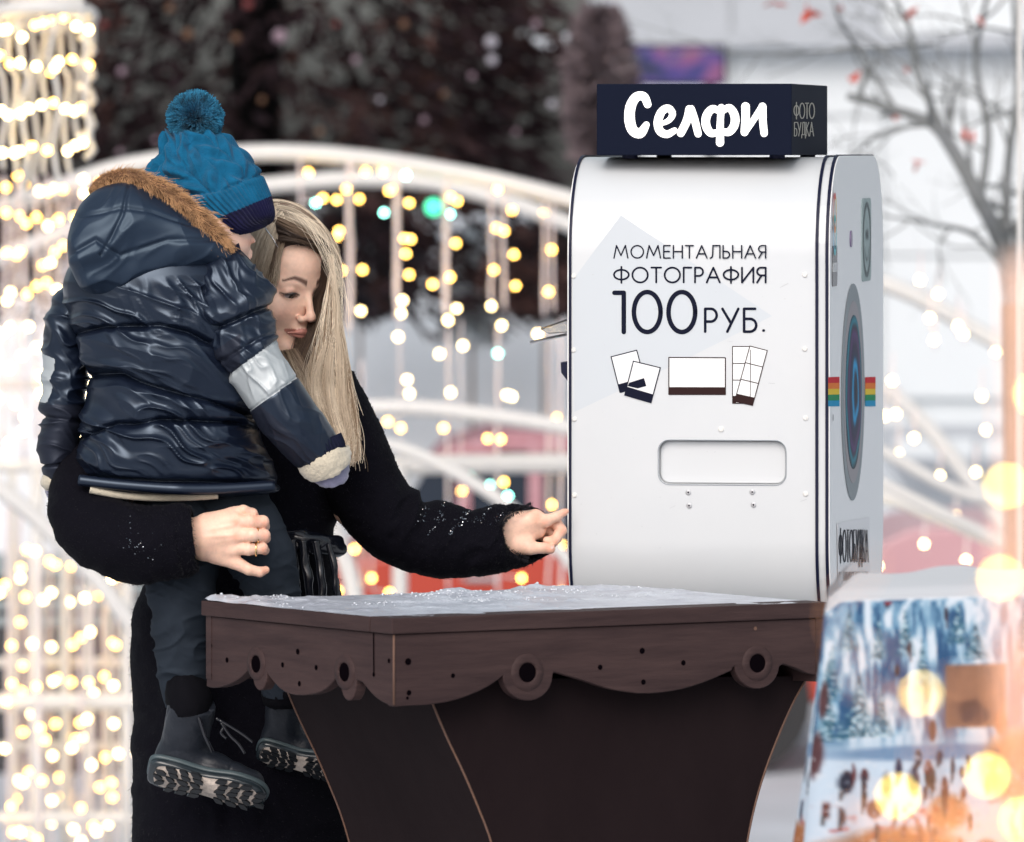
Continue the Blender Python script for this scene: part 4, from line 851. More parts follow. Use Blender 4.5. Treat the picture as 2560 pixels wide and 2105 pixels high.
for i in range(K-1): f += [(i, i+1, K+i+1, K+i), (2*K+i, 3*K+i, 3*K+i+1, 2*K+i+1), (i, 2*K+i, 2*K+i+1, i+1), (K+i, K+i+1, 3*K+i+1, 3*K+i)]
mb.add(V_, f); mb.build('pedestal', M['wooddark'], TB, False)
for c_, off in ((qa, np.zeros(3)), (qb, np.zeros(3)), (qa+dep_, np.zeros(3))):
    MB().tube(c_[:]+off, .0017, 6).build('pedestal_edge', M['edgewood'], TB, True)
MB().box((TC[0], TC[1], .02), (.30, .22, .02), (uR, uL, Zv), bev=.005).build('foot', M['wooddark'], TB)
# patchy wet snow on the top
nx, ny = 170, 110; A_, B_ = np.meshgrid(np.linspace(.004, .996, nx), np.linspace(.004, .996, ny)); Pq = topo[0]+A_[..., None]*(topo[3]-topo[0])+B_[..., None]*(topo[1]-topo[0])
h_ = fbm(A_*9, B_*7, s=4, o=4)*.8+.10+.7*np.clip(B_-.45, 0, 1)-.10*np.clip(.15-B_, 0, 1)*6
thk = np.clip(h_, 0, 1)**.7*.006+np.clip(h_-.3, 0, 2)*(.5+.5*noise(A_*26, B_*20, s=6))*.013*np.clip((B_-.3)*1.5, 0, 1)
thk *= .62*(.35+.65*np.clip(B_*1.6, 0, 1)); thk *= np.clip(np.minimum.reduce([A_, 1-A_, B_, 1-B_])/.02, 0, 1)
thk += np.clip(noise(A_*70, B_*52, s=9), 0, 1)*.0022*(thk > .0015)
Pq[..., 2] = zT+thk-.0008
M['wetsnow'] = mat('wet granular snow', (.56, .60, .67), .35, bump=(120, .5, .004), var=(16, .75, (.30, .31, .37)))
sn = gridmesh(Pq, 'snow_patch', M['wetsnow'], TB, closed_u=False)
mb = MB(); M['ice'] = mat('icy crumb', (.62, .66, .71), .4, bump=(200, .5, .002))
for k in range(900):
    a_, b_ = rng.uniform(.02, .98), rng.uniform(.25, .98)**.5; r_ = rng.uniform(.0006, .0026)*(.4+.6*b_)
    if noise(a_*9, b_*7, 0, 77) < .05: continue
    r_ = float(r_); p = topo[0]+a_*(topo[3]-topo[0])+b_*(topo[1]-topo[0]); i_, j_ = int(b_*(ny-1)), int(a_*(nx-1)); p[2] = Pq[i_, j_, 2]+r_*.3
    mb.ball(p, r_, 6, sc=(1, rng.uniform(.7, 1.2), rng.uniform(.5, .9)))
tag(mb.build('snow_crumbs', M['ice'], TB, True), kind='stuff')

# ================================================================== table under a printed cloth at the right
CT0 = P(2064, 1476, 8.9); zc = CT0[2]
CT = thing('cloth_table', (wx(2400, 9.3), 9.3, 0), 'table covered with a winter village printed cloth in the lower right corner', 'table')
aR = math.radians(10); uc = np.array([math.cos(aR), -math.sin(aR)*.6, 0]); uc = norm(uc); vc_ = np.array([.10, .995, 0])
W_, D_, H_ = .62, .42, zc
# print painted on cloth coordinates (s across 0..1, t down 0..1)
def blob(S, T, s, t, a, b): return np.clip(1.6-1.6*(((S-s)/a)**2+((T-t)/b)**2), 0, 1)
def printcol(S, T):
    c = np.empty(S.shape+(3,)); snow = np.array([.66, .74, .82]); c[:] = snow
    def put(m_, col_): 
        m_ = np.clip(m_, 0, 1)[..., None]; c[:] = c*(1-m_)+np.array(col_)*m_
    put(np.clip((.62-T)*8, 0, 1)*.8, (.30, .50, .64))
    wv = fbm(S*34, T*9, s=2, o=4); put(np.clip(wv*1.6, 0, 1)*np.clip((.60-T)*10, 0, 1), (.05, .20, .36)); put(np.clip(-wv*1.8-.05, 0, 1)*np.clip((.62-T)*10, 0, 1), (.74, .80, .86))
    for s, t, w_, h2 in ((.10, .14, .05, .16), (.045, .30, .05, .2), (.22, .18, .04, .16), (.33, .16, .05, .18), (.14, .42, .085, .24), (.05, .47, .06, .16), (.23, .45, .06, .18), (.40, .28, .045, .2), (.62, .20, .07, .14), (.55, .14, .06, .14), (.82, .2, .08, .2), (.94, .3, .07, .25)):
        tri = np.clip(1.5-np.abs(S-s)/(w_*np.clip((T-t+h2/2)/h2, .02, 1)+.001)*1.5, 0, 1)*(np.abs(T-t) < h2/2)
        put(tri*np.clip(.75+.9*noise(S*110, T*150, s=5), 0, 1), (.02, .20, .28)); put(tri*np.clip(noise(S*90, T*120, s=7)*1.6-.2, 0, 1), (.62, .74, .80))
    put(blob(S, T, .45, .60, .5, .035)*.6, (.10, .24, .42))
    put((np.clip(1.2-np.abs(S-.62)/.11, 0, .12)*8.3)*(np.clip(1.2-np.abs(T-.40)/.10, 0, .12)*8.3), (.38, .24, .18)); put(blob(S, T, .60, .44, .06, .03), (.10, .05, .08)); put(blob(S, T, .62, .47, .07, .04), (.14, .09, .12)); put(blob(S, T, .72, .5, .03, .05), (.50, .24, .10))
    put(blob(S, T, .80, .66, .18, .16)*.9, (.62, .28, .06)); put(blob(S, T, .30, .95, .30, .10)*.9, (.50, .22, .05)); put(blob(S, T, .50, .82, .10, .08)*.8, (.58, .26, .06)); put(blob(S, T, .92, .45, .10, .2)*.7, (.66, .40, .16))
    for s, t, a_, b_ in ((.02, .60, .03, .10), (.03, .40, .02, .08), (.36, .70, .03, .05), (.20, .80, .04, .04), (.44, .52, .02, .05)): put(blob(S, T, s, t, a_, b_)*.9, (.16, .02, .03))
    r = np.random.default_rng(3); dk = [(.03, .03, .10), (.20, .02, .03), (.03, .05, .16), (.07, .04, .05), (.26, .04, .03)]
    for k in range(54):
        s, t = r.uniform(.04, .98), r.uniform(.60, .98)
        if k < 9: s, t = [(.10, .70), (.16, .68), (.30, .66), (.25, .72), (.42, .66), (.38, .62), (.49, .74), (.47, .62), (.44, .70)][k]
        a_, b_ = r.uniform(.008, .016)*(1.7 if k < 9 else 1), r.uniform(.02, .05)*(1.3 if k < 9 else 1)
        put(blob(S, T, s, t-b_*.6, a_*.5, b_*.35), (.42, .22, .16)); put(blob(S, T, s, t, a_, b_), dk[k % 5]); put(blob(S, T, s-a_*.5, t+b_*.8, a_*.35, b_*.6), (.02, .02, .05))
    for s, t in ((.295, .30), (.345, .22), (.50, .10), (.255, .05)): put(blob(S, T, s, t, .012, .028), (.10, .02, .06)); put(blob(S, T, s+.004, t+.035, .004, .022), (.14, .03, .08))
    put(blob(S, T, .26, .045, .02, .014), (.42, .05, .08)); put(np.clip(.02-T, 0, 1)*60, (.78, .80, .83)); put(np.clip(noise(S*60, T*70, s=12)-.55, 0, 1)*2*(T > .6), (.75, .78, .82))
    put(np.clip(noise(S*40, T*46, s=14)-.5, 0, 1)*1.6*(T > .78), (.55, .06, .04)); put(blob(S, T, .66, .96, .06, .05), (.12, .22, .26))
    return np.clip(c, .01, .9)**1.7*.78
M['cloth'] = mat('printed cloth', (.7, .7, .7), .75, attr=True, bump=(500, .12, .0006), sheen=.2)
nS, nT = 460, 420
s_ = np.linspace(-.50, 1.25, nS); t_ = np.linspace(-.30, 1, nT); S, T = np.meshgrid(s_, t_)
# s<0 wraps round the left side, t<0 is the top
def clothpt(S, T):
    drop = np.clip(T, 0, 1)*.62; flare = drop*.10; fold = np.clip(T, 0, 1)**1.3*(.020*np.sin(S*38+1)+.014*np.sin(S*71))
    cs = np.clip(S, 0, 1.25); side = np.clip(-S, 0, 1)*.85
    inx = np.clip(-T, 0, 1)
    base = CT0[None, None]+uc*(cs*W_)[..., None]+np.array(vc_)*(side*W_+inx*1.3)[..., None]
    rnd = np.exp(-(np.abs(S)/.03)**2)*.006
    outw = np.stack([np.where(S < 0, -1.0, 0)*1.0+0*S, np.where(S < 0, -.1, -1.0)+0*S, 0*S], -1); cr_ = np.exp(-(S/.04)**2)[..., None]; outw = norm(outw*(1-cr_)+np.array([-.75, -.65, 0])*cr_)
    p = base+outw*(flare+fold)[..., None]; p[..., 2] = zc-drop+np.where(T < 0, .0, 0)+.005*noise(S*9, T*9, s=3)*np.clip(-T*8, 0, 1)-.012*np.exp(-((T)/.02)**2)-.012*np.exp(-(S/.02)**2)*(T < .05)+.025*np.clip(S, 0, 1)
    return p
m1 = S >= -.5; V_ = clothpt(S, T)
tag(gridmesh(V_, 'tablecloth', M['cloth'], CT, closed_u=False, col=printcol((np.abs(S)*2.1) % 1.0, np.clip(T*1.85, -.3, 2) % 1.0*(T > 0)+np.minimum(T, 0)).reshape(-1, 3)), None)
for a_ in (.06, .56):
    for b_ in (.06, .40): c = CT0+uc*a_+np.array(vc_)*b_; MB().box((c[0], c[1], (zc-.03)/2), (.018, .018, (zc-.03)/2)).build('leg', M['wooddark'], CT)
MB().box(CT0+uc*.34+np.array(vc_)*.24-Zv*.032, (.31, .21, .012), (uc, norm(np.array(vc_)), Zv)).build('table_top', M['wooddark'], CT)
# red ribbon-like jar edge standing between the tables
# ================================================================== fairy lights close to the camera, thrown out of focus
M['fgbulb'] = mat('warm yellow bulb', (.9, .8, .4), .3, emit=(1, .74, .17), es=30)
M['fgwire'] = mat('warm glowing wire', (.9, .5, .3), .5, emit=(1, .40, .10), es=.95)  # wires made to glow, added to spread a blurred orange veil
M['fgwire2'] = mat('peach glowing wire', (.9, .6, .5), .5, emit=(1, .62, .42), es=.75)  # same added glow, for the paler peach veil at the right edge
FG = thing('fairy_light_bunch', P(2500, 1900, 4.1), 'out-of-focus bunch of warm fairy lights very close at the lower right', 'fairy lights')
FD = 3.39
def fgb(px, py, q=FD, r=.0019): p = P(px, py, q); return MB().ball(p, r, 10).build('bulb', M['fgbulb'], FG, True, loc=p)
for x, y in ((2304, 1735), (2468, 1938), (2245, 1990), (2555, 2050), (2590, 985), (2515, 1215), (2500, 1445)): fgb(x, y)
for k in range(34):
    x0 = 2640-abs(rng.normal(0, 150)); y0 = rng.uniform(1600, 2250); pts_ = [P(x0, y0, FD+rng.uniform(-.1, .1))]
    a_ = rng.uniform(0, 6.28)
    for i in range(7): a_ += rng.normal(0, .7); x0 += 60*math.cos(a_); y0 += 60*math.sin(a_); pts_.append(P(x0, y0, FD+rng.uniform(-.1, .1)))
    MB().tube(crom(pts_, 24), .00042, 4).build('wire', M['fgwire'], FG, True)
for k in range(9):
    y0 = 2080+rng.uniform(-60, 60); x0 = rng.uniform(2000, 2300); pts_ = [P(x0+i*60, y0-20*math.sin(i+k)+rng.uniform(-15, 15), FD) for i in range(8)]
    MB().tube(crom(pts_, 24), .00042, 4).build('wire', M['fgwire'], FG, True)
for k in range(7):
    x0 = 2575-k*8; MB().tube([P(x0, 650, FD), P(x0-15+rng.normal(0, 14), 1100, FD), P(x0-20+rng.normal(0, 20), 1500, FD), P(x0+10, 2200, FD)], .0005, 4).build('wire', M['fgwire2'], FG, True)
# ================================================================== people
M['skin'] = mat('skin', (.62, .40, .31), .46, attr=True, sss=.12, bump=(260, .08, .0006), spec=.4)
M['nylon'] = mat('shiny navy quilted nylon', (.0045, .0075, .017), .29, tint=(.64, .80, 1.0), spec=.62, bump=(700, .05, .0004), var=(7, .6, (.009, .013, .026)))
M['nylonhood'] = mat('navy hood nylon', (.010, .018, .036), .42, tint=(.62, .82, 1.0), spec=.5, bump=(500, .05, .0004), var=(9, .6, (.018, .028, .048)))
M['nylonmatt'] = mat('dark matt sleeve panel', (.010, .012, .021), .5, tint=(.7, .8, 1.0), spec=.4, bump=(700, .05, .0004))
M['silver'] = mat('silver reflective panel', (.42, .46, .48), .45, metal=.2, bump=(60, .2, .002))
M['rib'] = mat('navy ribbed elastic', (.010, .012, .030), .9, spec=.1)
M['fleece'] = mat('cream fleece', (.52, .47, .37), .95, sheen=.4, bump=(220, .8, .003))
M['mitten'] = mat('grey lilac mitten', (.20, .20, .30), .95, sheen=.4, bump=(300, .6, .002))
M['trouser'] = mat('slate grey trousers', (.022, .030, .042), .9, spec=.12, bump=(500, .3, .001), var=(5, .5, (.020, .026, .036)))
M['bootleather'] = mat('dark grey boot leather', (.009, .012, .019), .45, spec=.35, bump=(160, .5, .0015), var=(12, .6, (.028, .033, .044)))
M['bootblack'] = mat('black boot lining', (.004, .004, .006), .9, spec=.08)
M['soleside'] = mat('glossy dark sole', (.018, .026, .032), .2, spec=.6)
M['soleedge'] = mat('grey green sole welt', (.055, .08, .09), .4)
M['solegrip'] = mat('muddy snow in the tread', (.70, .60, .52), .7, var=(60, .7, (.16, .14, .13)), bump=(90, .8, .004))
M['tread'] = mat('wet black rubber tread', (.008, .010, .013), .3, spec=.4)
M['coat'] = mat('black plush coat', (.0022, .0020, .0050), .9, spec=.12, bump=(420, .7, .002), bump2=(60, .35, .004))
M['belt'] = mat('glossy black belt', (.006, .007, .012), .22, spec=.7)
M['hair'] = mat('blond hair', (.5, .38, .24), .42, attr=True, spec=.45)
M['fur'] = mat('ginger fur', (.5, .28, .12), .8, attr=True, spec=.15)
M['wool'] = mat('teal blue knitted wool', (.015, .12, .26), .95, attr=True, sheen=.08, spec=.1, bump=(330, .8, .0022))
M['gold'] = mat('gold', (.9, .62, .32), .2, metal=1)
M['pinmetal'] = mat('silver hair pin', (.85, .86, .88), .2, metal=.9)
M['eyewhite'] = mat('eye', (.5, .5, .5), .1, attr=True)
M['lash'] = mat('dark lashes', (.012, .008, .008), .7)
def PXD(v, d0):     # photo-pixel space (x, y, depth in px) -> world
    v = np.asarray(v, float); return P(v[..., 0], v[..., 1], d0+v[..., 2]*.000606)

# ------------------------------------------------------------------ child
CH_D = 10.84
KID = thing('person', P(440, 1500, CH_D), 'small child in blue pompom hat and shiny navy hooded jacket held in the woman\'s arms', 'person')
def fx(xs, ys): return lambda x: np.interp(x, xs, ys)
seams = [fx([150, 200, 260, 400, 470, 520, 640], [858, 832, 818, 814, 830, 856, 900]), fx([180, 230, 300, 345, 420, 520, 620], [962, 938, 936, 956, 978, 1002, 1040]),
         fx([180, 240, 290, 330, 400, 590, 660], [1104, 1080, 1060, 1062, 1050, 1056, 1078]), fx([180, 400, 700], [1190, 1205, 1207])]
def folds(px, py, ang_, la, lc, s, amp, sharp=1.6):
    a_ = math.radians(ang_); wx_ = px+22*noise(px/90, py/70, s=s+40); wy_ = py+26*noise(px/80, py/80, s=s+41)
    al = wx_*math.cos(a_)+wy_*math.sin(a_); ac = -wx_*math.sin(a_)+wy_*math.cos(a_)
    r = 1-np.abs(noise(al/la, ac/lc, s=s)); return amp*(r**sharp-.5)
def disp_torso(px, py, u, t, N):
    front = np.clip(-N[..., 1]*2, 0, 1); h = np.zeros_like(px); prev = 640+0*px
    for fn in seams:
        y = fn(px); h -= .0075*np.exp(-((py-y)/7.0)**2)
        inside = (py > prev) & (py < y); w_ = np.clip((py-prev)/np.maximum(y-prev, 1), 0, 1); h += np.where(inside, .0125*np.sqrt(np.clip(np.sin(np.pi*w_), 0, 1)), 0); prev = y
    env = np.clip((py-690)/80, 0, 1)*np.clip((1200-py)/30, .1, 1)
    h += env*(folds(px, py, 24, 210, 38, 3, .0090, 2.0)+folds(px, py, 33, 120, 22, 9, .0032, 2.0)+folds(px, py, 15, 300, 60, 21, .0070))
    yk = np.clip((850-py)/60, 0, 1)*np.clip((py-690)/30, 0, 1); h += yk*folds(px, py, 58, 120, 26, 31, .007, 2.2)*np.clip((px-300)/120, 0, 1)
    h += .004*np.exp(-((py-1222)/12)**2); return h*(.35+.65*front)
torso = [(330, 612), (200, 650), (168, 700), (170, 760), (188, 830), (208, 880), (222, 940), (220, 1000), (206, 1060), (200, 1120), (197, 1180), (193, 1212), (230, 1226), (330, 1234), (440, 1240), (560, 1238), (686, 1230), (690, 1200), (668, 1150), (648, 1090), (640, 1000), (650, 900), (668, 800), (640, 700), (600, 640), (520, 618)]
JK = slices(torso, (420, 620), (440, 1235), CH_D, CH_D+.01, lambda t: .105+.02*math.sin(math.pi*t), 'jacket', M['nylon'], KID, nu=420, nv=520, disp=disp_torso, se=2.3, bend=.01)
# cream lining showing under the hem
ln_ = crom([(225, 1222), (300, 1236), (380, 1242), (470, 1241), (545, 1236)], 40); MB().tube([P(x, y+2, CH_D-.085) for x, y in ln_], .0055, 8).build('lining', M['fleece'], JK, True)
MB().tube([P(x, y, CH_D-.112+abs(x-440)*.00012) for x, y in crom([(198, 1200), (300, 1212), (440, 1222), (560, 1222), (686, 1214)], 40)], .0085, 10).build('hem', M['nylon'], JK, True)
# sleeves
def d_sl(s, ang_, seam_t=(), amp=1.):
    def f(px, py, u, t, N):
        h = amp*(folds(px, py, ang_, 90, 30, s, .0065, 2.0)+folds(px, py, ang_+30, 60, 20, s+5, .002))
        for q in seam_t: h -= .006*np.exp(-((t-q)/.012)**2); 
        return h*np.clip(t*12, 0, 1)*np.clip((1-t)*12, .2, 1)
    return f
def m_sl(px, py, u, t):
    st = (px*.812+py*-.583); a_ = 583*.58+930*.812       # unused axis helper kept simple: stripe lies across the forearm
    q = (px-583)*.583+(py-930)*.812; return np.where((q > -3) & (q < 104), 1, np.where(q > 104, np.where(px*.55-py*.6 > (640*.55-1040*.6)+22, 0, 2), np.where((q > -70) & (px < 600), 2, 0))).astype(int)
def d_right(px, py, u, t, N):
    h = folds(px, py, 40, 110, 24, 61, .0075, 2.0)+folds(px, py, 70, 70, 18, 66, .0035)
    y1 = np.interp(px, [480, 560, 640, 690], [838, 812, 778, 765]); y2 = np.interp(px, [480, 560, 640, 700], [925, 900, 850, 830])
    h -= .010*np.exp(-((py-y1)/7)**2); h -= .004*np.exp(-((py-y2)/6)**2); h += .008*np.exp(-((py-(y1-38))/28)**2)
    q = (px-583)*.583+(py-930)*.812; h -= .003*np.exp(-((q-0)/4)**2)+.003*np.exp(-((q-104)/4)**2)
    calm = np.where(q > 104, .35, 1); return h*calm*np.clip(t*8, 0, 1)
SR = loft([(555, 640, 10.82, 30, .030), (565, 700, 10.79, 92, .062), (585, 765, 10.775, 97, .066), (603, 835, 10.765, 88, .062), (632, 905, 10.755, 78, .058), (680, 980, 10.75, 76, .056), (728, 1050, 10.75, 74, .054), (775, 1108, 10.76, 68, .048), (800, 1132, 10.765, 60, .042)], 'sleeve', [M['nylon'], M['silver'], M['nylonmatt']], JK, nu=200, nv=300, disp=d_right, mfn=m_sl)
cuffax = norm(np.array([.62, .78]))
def d_rib(px, py, u, t, N): return .0022*np.sin(u*2*np.pi*34)
loft([(796, 1110, 10.765, 60, .044), (806, 1130, 10.765, 58, .042), (812, 1146, 10.77, 50, .036)], 'cuff', M['rib'], SR, nu=140, nv=14, disp=d_rib)
def d_fl(px, py, u, t, N): return .0016*noise(px/13, py/13, s=5)+.0007*noise(px/5, py/5, s=6)
loft([(805, 1120, 10.765, 38, .030), (806, 1132, 10.765, 64, .042), (813, 1150, 10.765, 70, .046), (822, 1168, 10.77, 60, .040), (826, 1178, 10.77, 34, .024)], 'fleece_cuff', M['fleece'], SR, nu=90, nv=40, disp=d_fl)
loft([(815, 1150, 10.77, 46, .030), (826, 1180, 10.77, 50, .032), (832, 1204, 10.775, 34, .024), (834, 1216, 10.775, 6, .006)], 'mitten', M['mitten'], SR, nu=60, nv=40, disp=d_fl)
def m_l(px, py, u, t): return np.where((py > 905+(px-150)*.5) & (py < 1005) & (px < 130-(py-930)*.12), 1, np.where(py > 1010, 2, 0)).astype(int)
SL = loft([(208, 715, 10.88, 34, .03), (185, 765, 10.88, 56, .05), (168, 830, 10.88, 61, .055), (166, 900, 10.88, 60, .052), (163, 970, 10.88, 57, .05), (156, 1050, 10.88, 58, .05), (145, 1120, 10.88, 50, .048), (146, 1165, 10.88, 44, .044), (150, 1195, 10.88, 36, .036)], 'sleeve', [M['nylon'], M['silver'], M['nylonmatt']], JK, nu=140, nv=240, disp=d_sl(77, 20, (.62, .86)), mfn=m_l)
loft([(142, 1178, 10.88, 22, .02), (140, 1192, 10.88, 36, .032), (143, 1206, 10.88, 38, .032), (150, 1216, 10.88, 20, .02)], 'fleece_cuff', M['fleece'], SL, nu=60, nv=24, disp=d_fl)
loft([(140, 1200, 10.885, 28, .024), (142, 1225, 10.885, 30, .026), (148, 1248, 10.885, 20, .018), (152, 1260, 10.885, 4, .004)], 'mitten', M['mitten'], SL, nu=50, nv=30, disp=d_fl)
# hood
def d_hood(px, py, u, t, N):
    fr = np.clip(-N[..., 1]*2, .15, 1)
    h = folds(px, py, -24, 240, 70, 90, .0100, 1.2)+folds(px, py, -40, 110, 30, 95, .0022)
    sx = np.interp(py, [470, 540, 600, 640], [322, 305, 275, 250]); h -= .0045*np.exp(-((px-sx)/5)**2)*(py < 640)
    ys = np.interp(px, [200, 300, 380, 480], [540, 522, 530, 560]); h -= .003*np.exp(-((py-ys)/5)**2)
    yl = np.interp(px, [170, 240, 300, 420], [640, 600, 640, 600]); h -= .004*np.exp(-((py-yl)/7)**2)
    return h*fr
hood = [(235, 478), (300, 455), (360, 462), (430, 498), (500, 548), (560, 602), (604, 650), (590, 668), (520, 672), (450, 690), (380, 716), (320, 735), (262, 742), (212, 726), (188, 690), (172, 640), (172, 585), (192, 525)]
HD = slices(hood, (190, 700), (560, 560), 10.775, 10.80, lambda t: .085, 'hood', M['nylonhood'], JK, nu=220, nv=260, disp=d_hood, se=2.2)
loft([(545, 600, 10.80, 22, .03), (580, 640, 10.79, 26, .03), (612, 668, 10.80, 22, .03), (632, 700, 10.81, 14, .02)], 'collar', M['nylonmatt'], JK, nu=40, nv=30)
MB().prism([P(588, 612, 10.775), P(596, 608, 10.775), P(612, 664, 10.78), P(606, 668, 10.78), P(575, 630, 10.775)], (0, .02, 0)).build('collar_flap', M['rib'], JK)
# fur trim: thousands of hairs along the hood opening
tp = crom([(226, 480, 10, 10.80), (250, 458, 20, 10.79), (285, 444, 25, 10.78), (330, 442, 27, 10.765), (395, 468, 30, 10.755), (450, 505, 30, 10.75), (505, 552, 30, 10.745), (548, 598, 25, 10.75), (572, 632, 12, 10.755)], 300)
nF_ = 9000; ii = rng.integers(0, 300, nF_); th = rng.uniform(0, 2*np.pi, nF_); cen = P(tp[ii, 0], tp[ii, 1], tp[ii, 3]); rad = tp[ii, 2]*.00050
tg = norm(P(tp[np.minimum(ii+2, 299), 0], tp[np.minimum(ii+2, 299), 1], tp[np.minimum(ii+2, 299), 3])-P(tp[np.maximum(ii-2, 0), 0], tp[np.maximum(ii-2, 0), 1], tp[np.maximum(ii-2, 0), 3]))
n1 = norm(np.cross(tg, np.array([0, 1.0, 0]))); n2 = np.cross(tg, n1); dr = n1*np.cos(th)[:, None]+n2*np.sin(th)[:, None]
K = 6; tt = np.linspace(0, 1, K)[None, :, None]; clump = norm(dr+.5*np.stack([noise(ii/9., th*2, s=k) for k in range(3)], -1)+rng.normal(0, .22, (nF_, 3)))
Lh = (rad*rng.uniform(.5, 1.05, nF_)*np.where(rng.uniform(0, 1, nF_) < .07, 1.8, 1))[:, None, None]
pa = cen[:, None]+dr[:, None]*(rad*.45)[:, None, None]+clump[:, None]*Lh*tt+np.array([.2, 0, -.35])*Lh*tt**2+tg[:, None]*Lh*tt*.3
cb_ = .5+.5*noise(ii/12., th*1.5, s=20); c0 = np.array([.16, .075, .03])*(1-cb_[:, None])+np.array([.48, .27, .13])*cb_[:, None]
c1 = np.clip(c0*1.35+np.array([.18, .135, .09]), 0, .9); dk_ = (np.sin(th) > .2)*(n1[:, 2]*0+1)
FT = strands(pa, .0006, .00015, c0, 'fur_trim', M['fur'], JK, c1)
MB().tube(P(tp[::8, 0], tp[::8, 1], tp[::8, 3]), tp[::8, 2]*.00040, 12).build('fur_base', mat('fur base', (.14, .07, .035), .9), JK, True)
# head of the child: mostly hidden, cheek and nose show between hat and hair
SKN = np.array([.86, .57, .45])
def kid_sdf(X):
    d_ = s_ell(X, (533, 556, 0), (86, 108, 110)); d_ = smin(d_, s_ell(X, (576, 606, -10), (50, 54, 66)), 16)
    d_ = smin(d_, s_cone(X, (620, 588, -6), (633, 602, -4), 8, 7.5), 6); d_ = smin(d_, s_cone(X, (620, 628, -2), (627, 630, 0), 8, 6), 7); d_ = smin(d_, s_cone(X, (618, 645, 0), (624, 642, 0), 8, 7), 7)
    d_ = smin(d_, s_cone(X, (560, 640, 10), (500, 800, 30), 55, 60), 20)
    d_ = smin(d_, s_cone(X, (500, 800, 30), (430, 1180, 30), 80, 80), 30)
    d_ = smin(d_, s_cone(X, (430, 1200, 20), (430, 1500, -20), 50, 40), 30); d_ = smin(d_, s_cone(X, (430, 1500, -20), (462, 1740, 20), 40, 28), 20)
    d_ = smin(d_, s_cone(X, (470, 1220, 20), (660, 1440, 0), 60, 50), 30); d_ = smin(d_, s_cone(X, (660, 1440, 0), (700, 1690, 90), 44, 28), 20)
    d_ = smin(d_, s_cone(X, (560, 760, 10), (640, 900, -30), 36, 34), 20); d_ = smin(d_, s_cone(X, (640, 900, -30), (820, 1160, -20), 34, 24), 15)
    d_ = smin(d_, s_cone(X, (250, 760, 30), (165, 960, 40), 26, 24), 20); d_ = smin(d_, s_cone(X, (165, 960, 40), (145, 1200, 40), 24, 20), 15); return d_
v, f = nets(kid_sdf, (60, 430, -140), (900, 1850, 160), 6.0)
xs = PXD(v, CH_D); cc = np.tile(SKN, (len(v), 1)); bl = np.exp(-(((v[:, 0]-628)/16)**2+((v[:, 1]-606)/10)**2)); cc += bl[:, None]*np.array([.02, -.12, -.12])
mk('body', xs, f, M['skin'], KID, True, col=cc)
# hat
CBLUE, CNAVY = np.array([.006, .098, .20]), np.array([.010, .010, .045])
hat = [(432, 335), (405, 362), (383, 400), (368, 432), (372, 462), (410, 500), (470, 545), (530, 578), (572, 592), (625, 575), (676, 549), (675, 505), (657, 455), (632, 405), (600, 370), (568, 345), (548, 330), (490, 318)]
def d_hat(px, py, u, t, N):
    a_ = u*2*np.pi; sb_ = px*.382+py*.924+12*np.clip((560-px)/60, 0, 2); body_ = np.clip((655-sb_)/10, 0, 1); th_ = u*34; h = 0
    nc = 13; ph = (u*nc) % 1; row = t*13
    cable = np.abs(np.sin(np.pi*ph))**.6; tw = np.cos(2*np.pi*(ph-.5)+np.pi*np.where(np.floor(u*nc) % 2 == 0, 1, -1)*row)
    h = body_*(.0105*cable*(.6+.4*tw)-.005+.0035*noise(px/26, py/26, s=2))+body_*.003*folds(px, py, 60, 70, 20, 8, 1.)
    h += (1-body_)*(.0017*np.sin(u*2*np.pi*58)+.003); h -= .004*np.exp(-((sb_-652)/5)**2); top_ = np.clip((.16-t)/.16, 0, 1); h += top_*.006*np.sin(u*2*np.pi*9)
    return h
def c_hat(px, py, u, t):
    nv_ = (px*.382+py*.924 > 711)[..., None]; v_ = (1+.14*noise(px/14, py/14, s=3))[..., None]; return np.where(nv_, CNAVY*v_, CBLUE*v_)
HT = slices(hat, (480, 325), (628, 572), 10.86, 10.86, lambda t: .030+.062*min(1, t*1.7)**.7, 'hat', M['wool'], KID, nu=560, nv=240, disp=d_hat, se=2.1, cfn=c_hat)
pc = P(487, 296, 10.86); nP = 9000; dr = norm(rng.normal(0, 1, (nP, 3))); r_ = .0405; K = 5; tt = np.linspace(0, 1, K)[None, :, None]
cl = norm(dr+.42*np.stack([noise(dr[:, 0]*5, dr[:, 1]*5, dr[:, 2]*5, s=k) for k in range(3)], -1)+rng.normal(0, .12, (nP, 3)))
sh = (1+.12*noise(dr[:, 0]*4, dr[:, 1]*4, dr[:, 2]*4, s=8))[:, None, None]
pa = pc+dr[:, None]*np.array([1.0, 1, .98])*.020+(cl[:, None]*tt*(r_-.019)*1.05)*sh*rng.uniform(.85, 1.08, (nP, 1, 1))
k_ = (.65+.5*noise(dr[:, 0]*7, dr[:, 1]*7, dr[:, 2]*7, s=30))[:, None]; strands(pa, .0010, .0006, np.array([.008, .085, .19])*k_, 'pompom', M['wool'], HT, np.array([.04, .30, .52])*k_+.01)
MB().ball(pc, .027, 16).build('pompom_core', mat('pompom core', (.006, .05, .12), .9), HT, True)
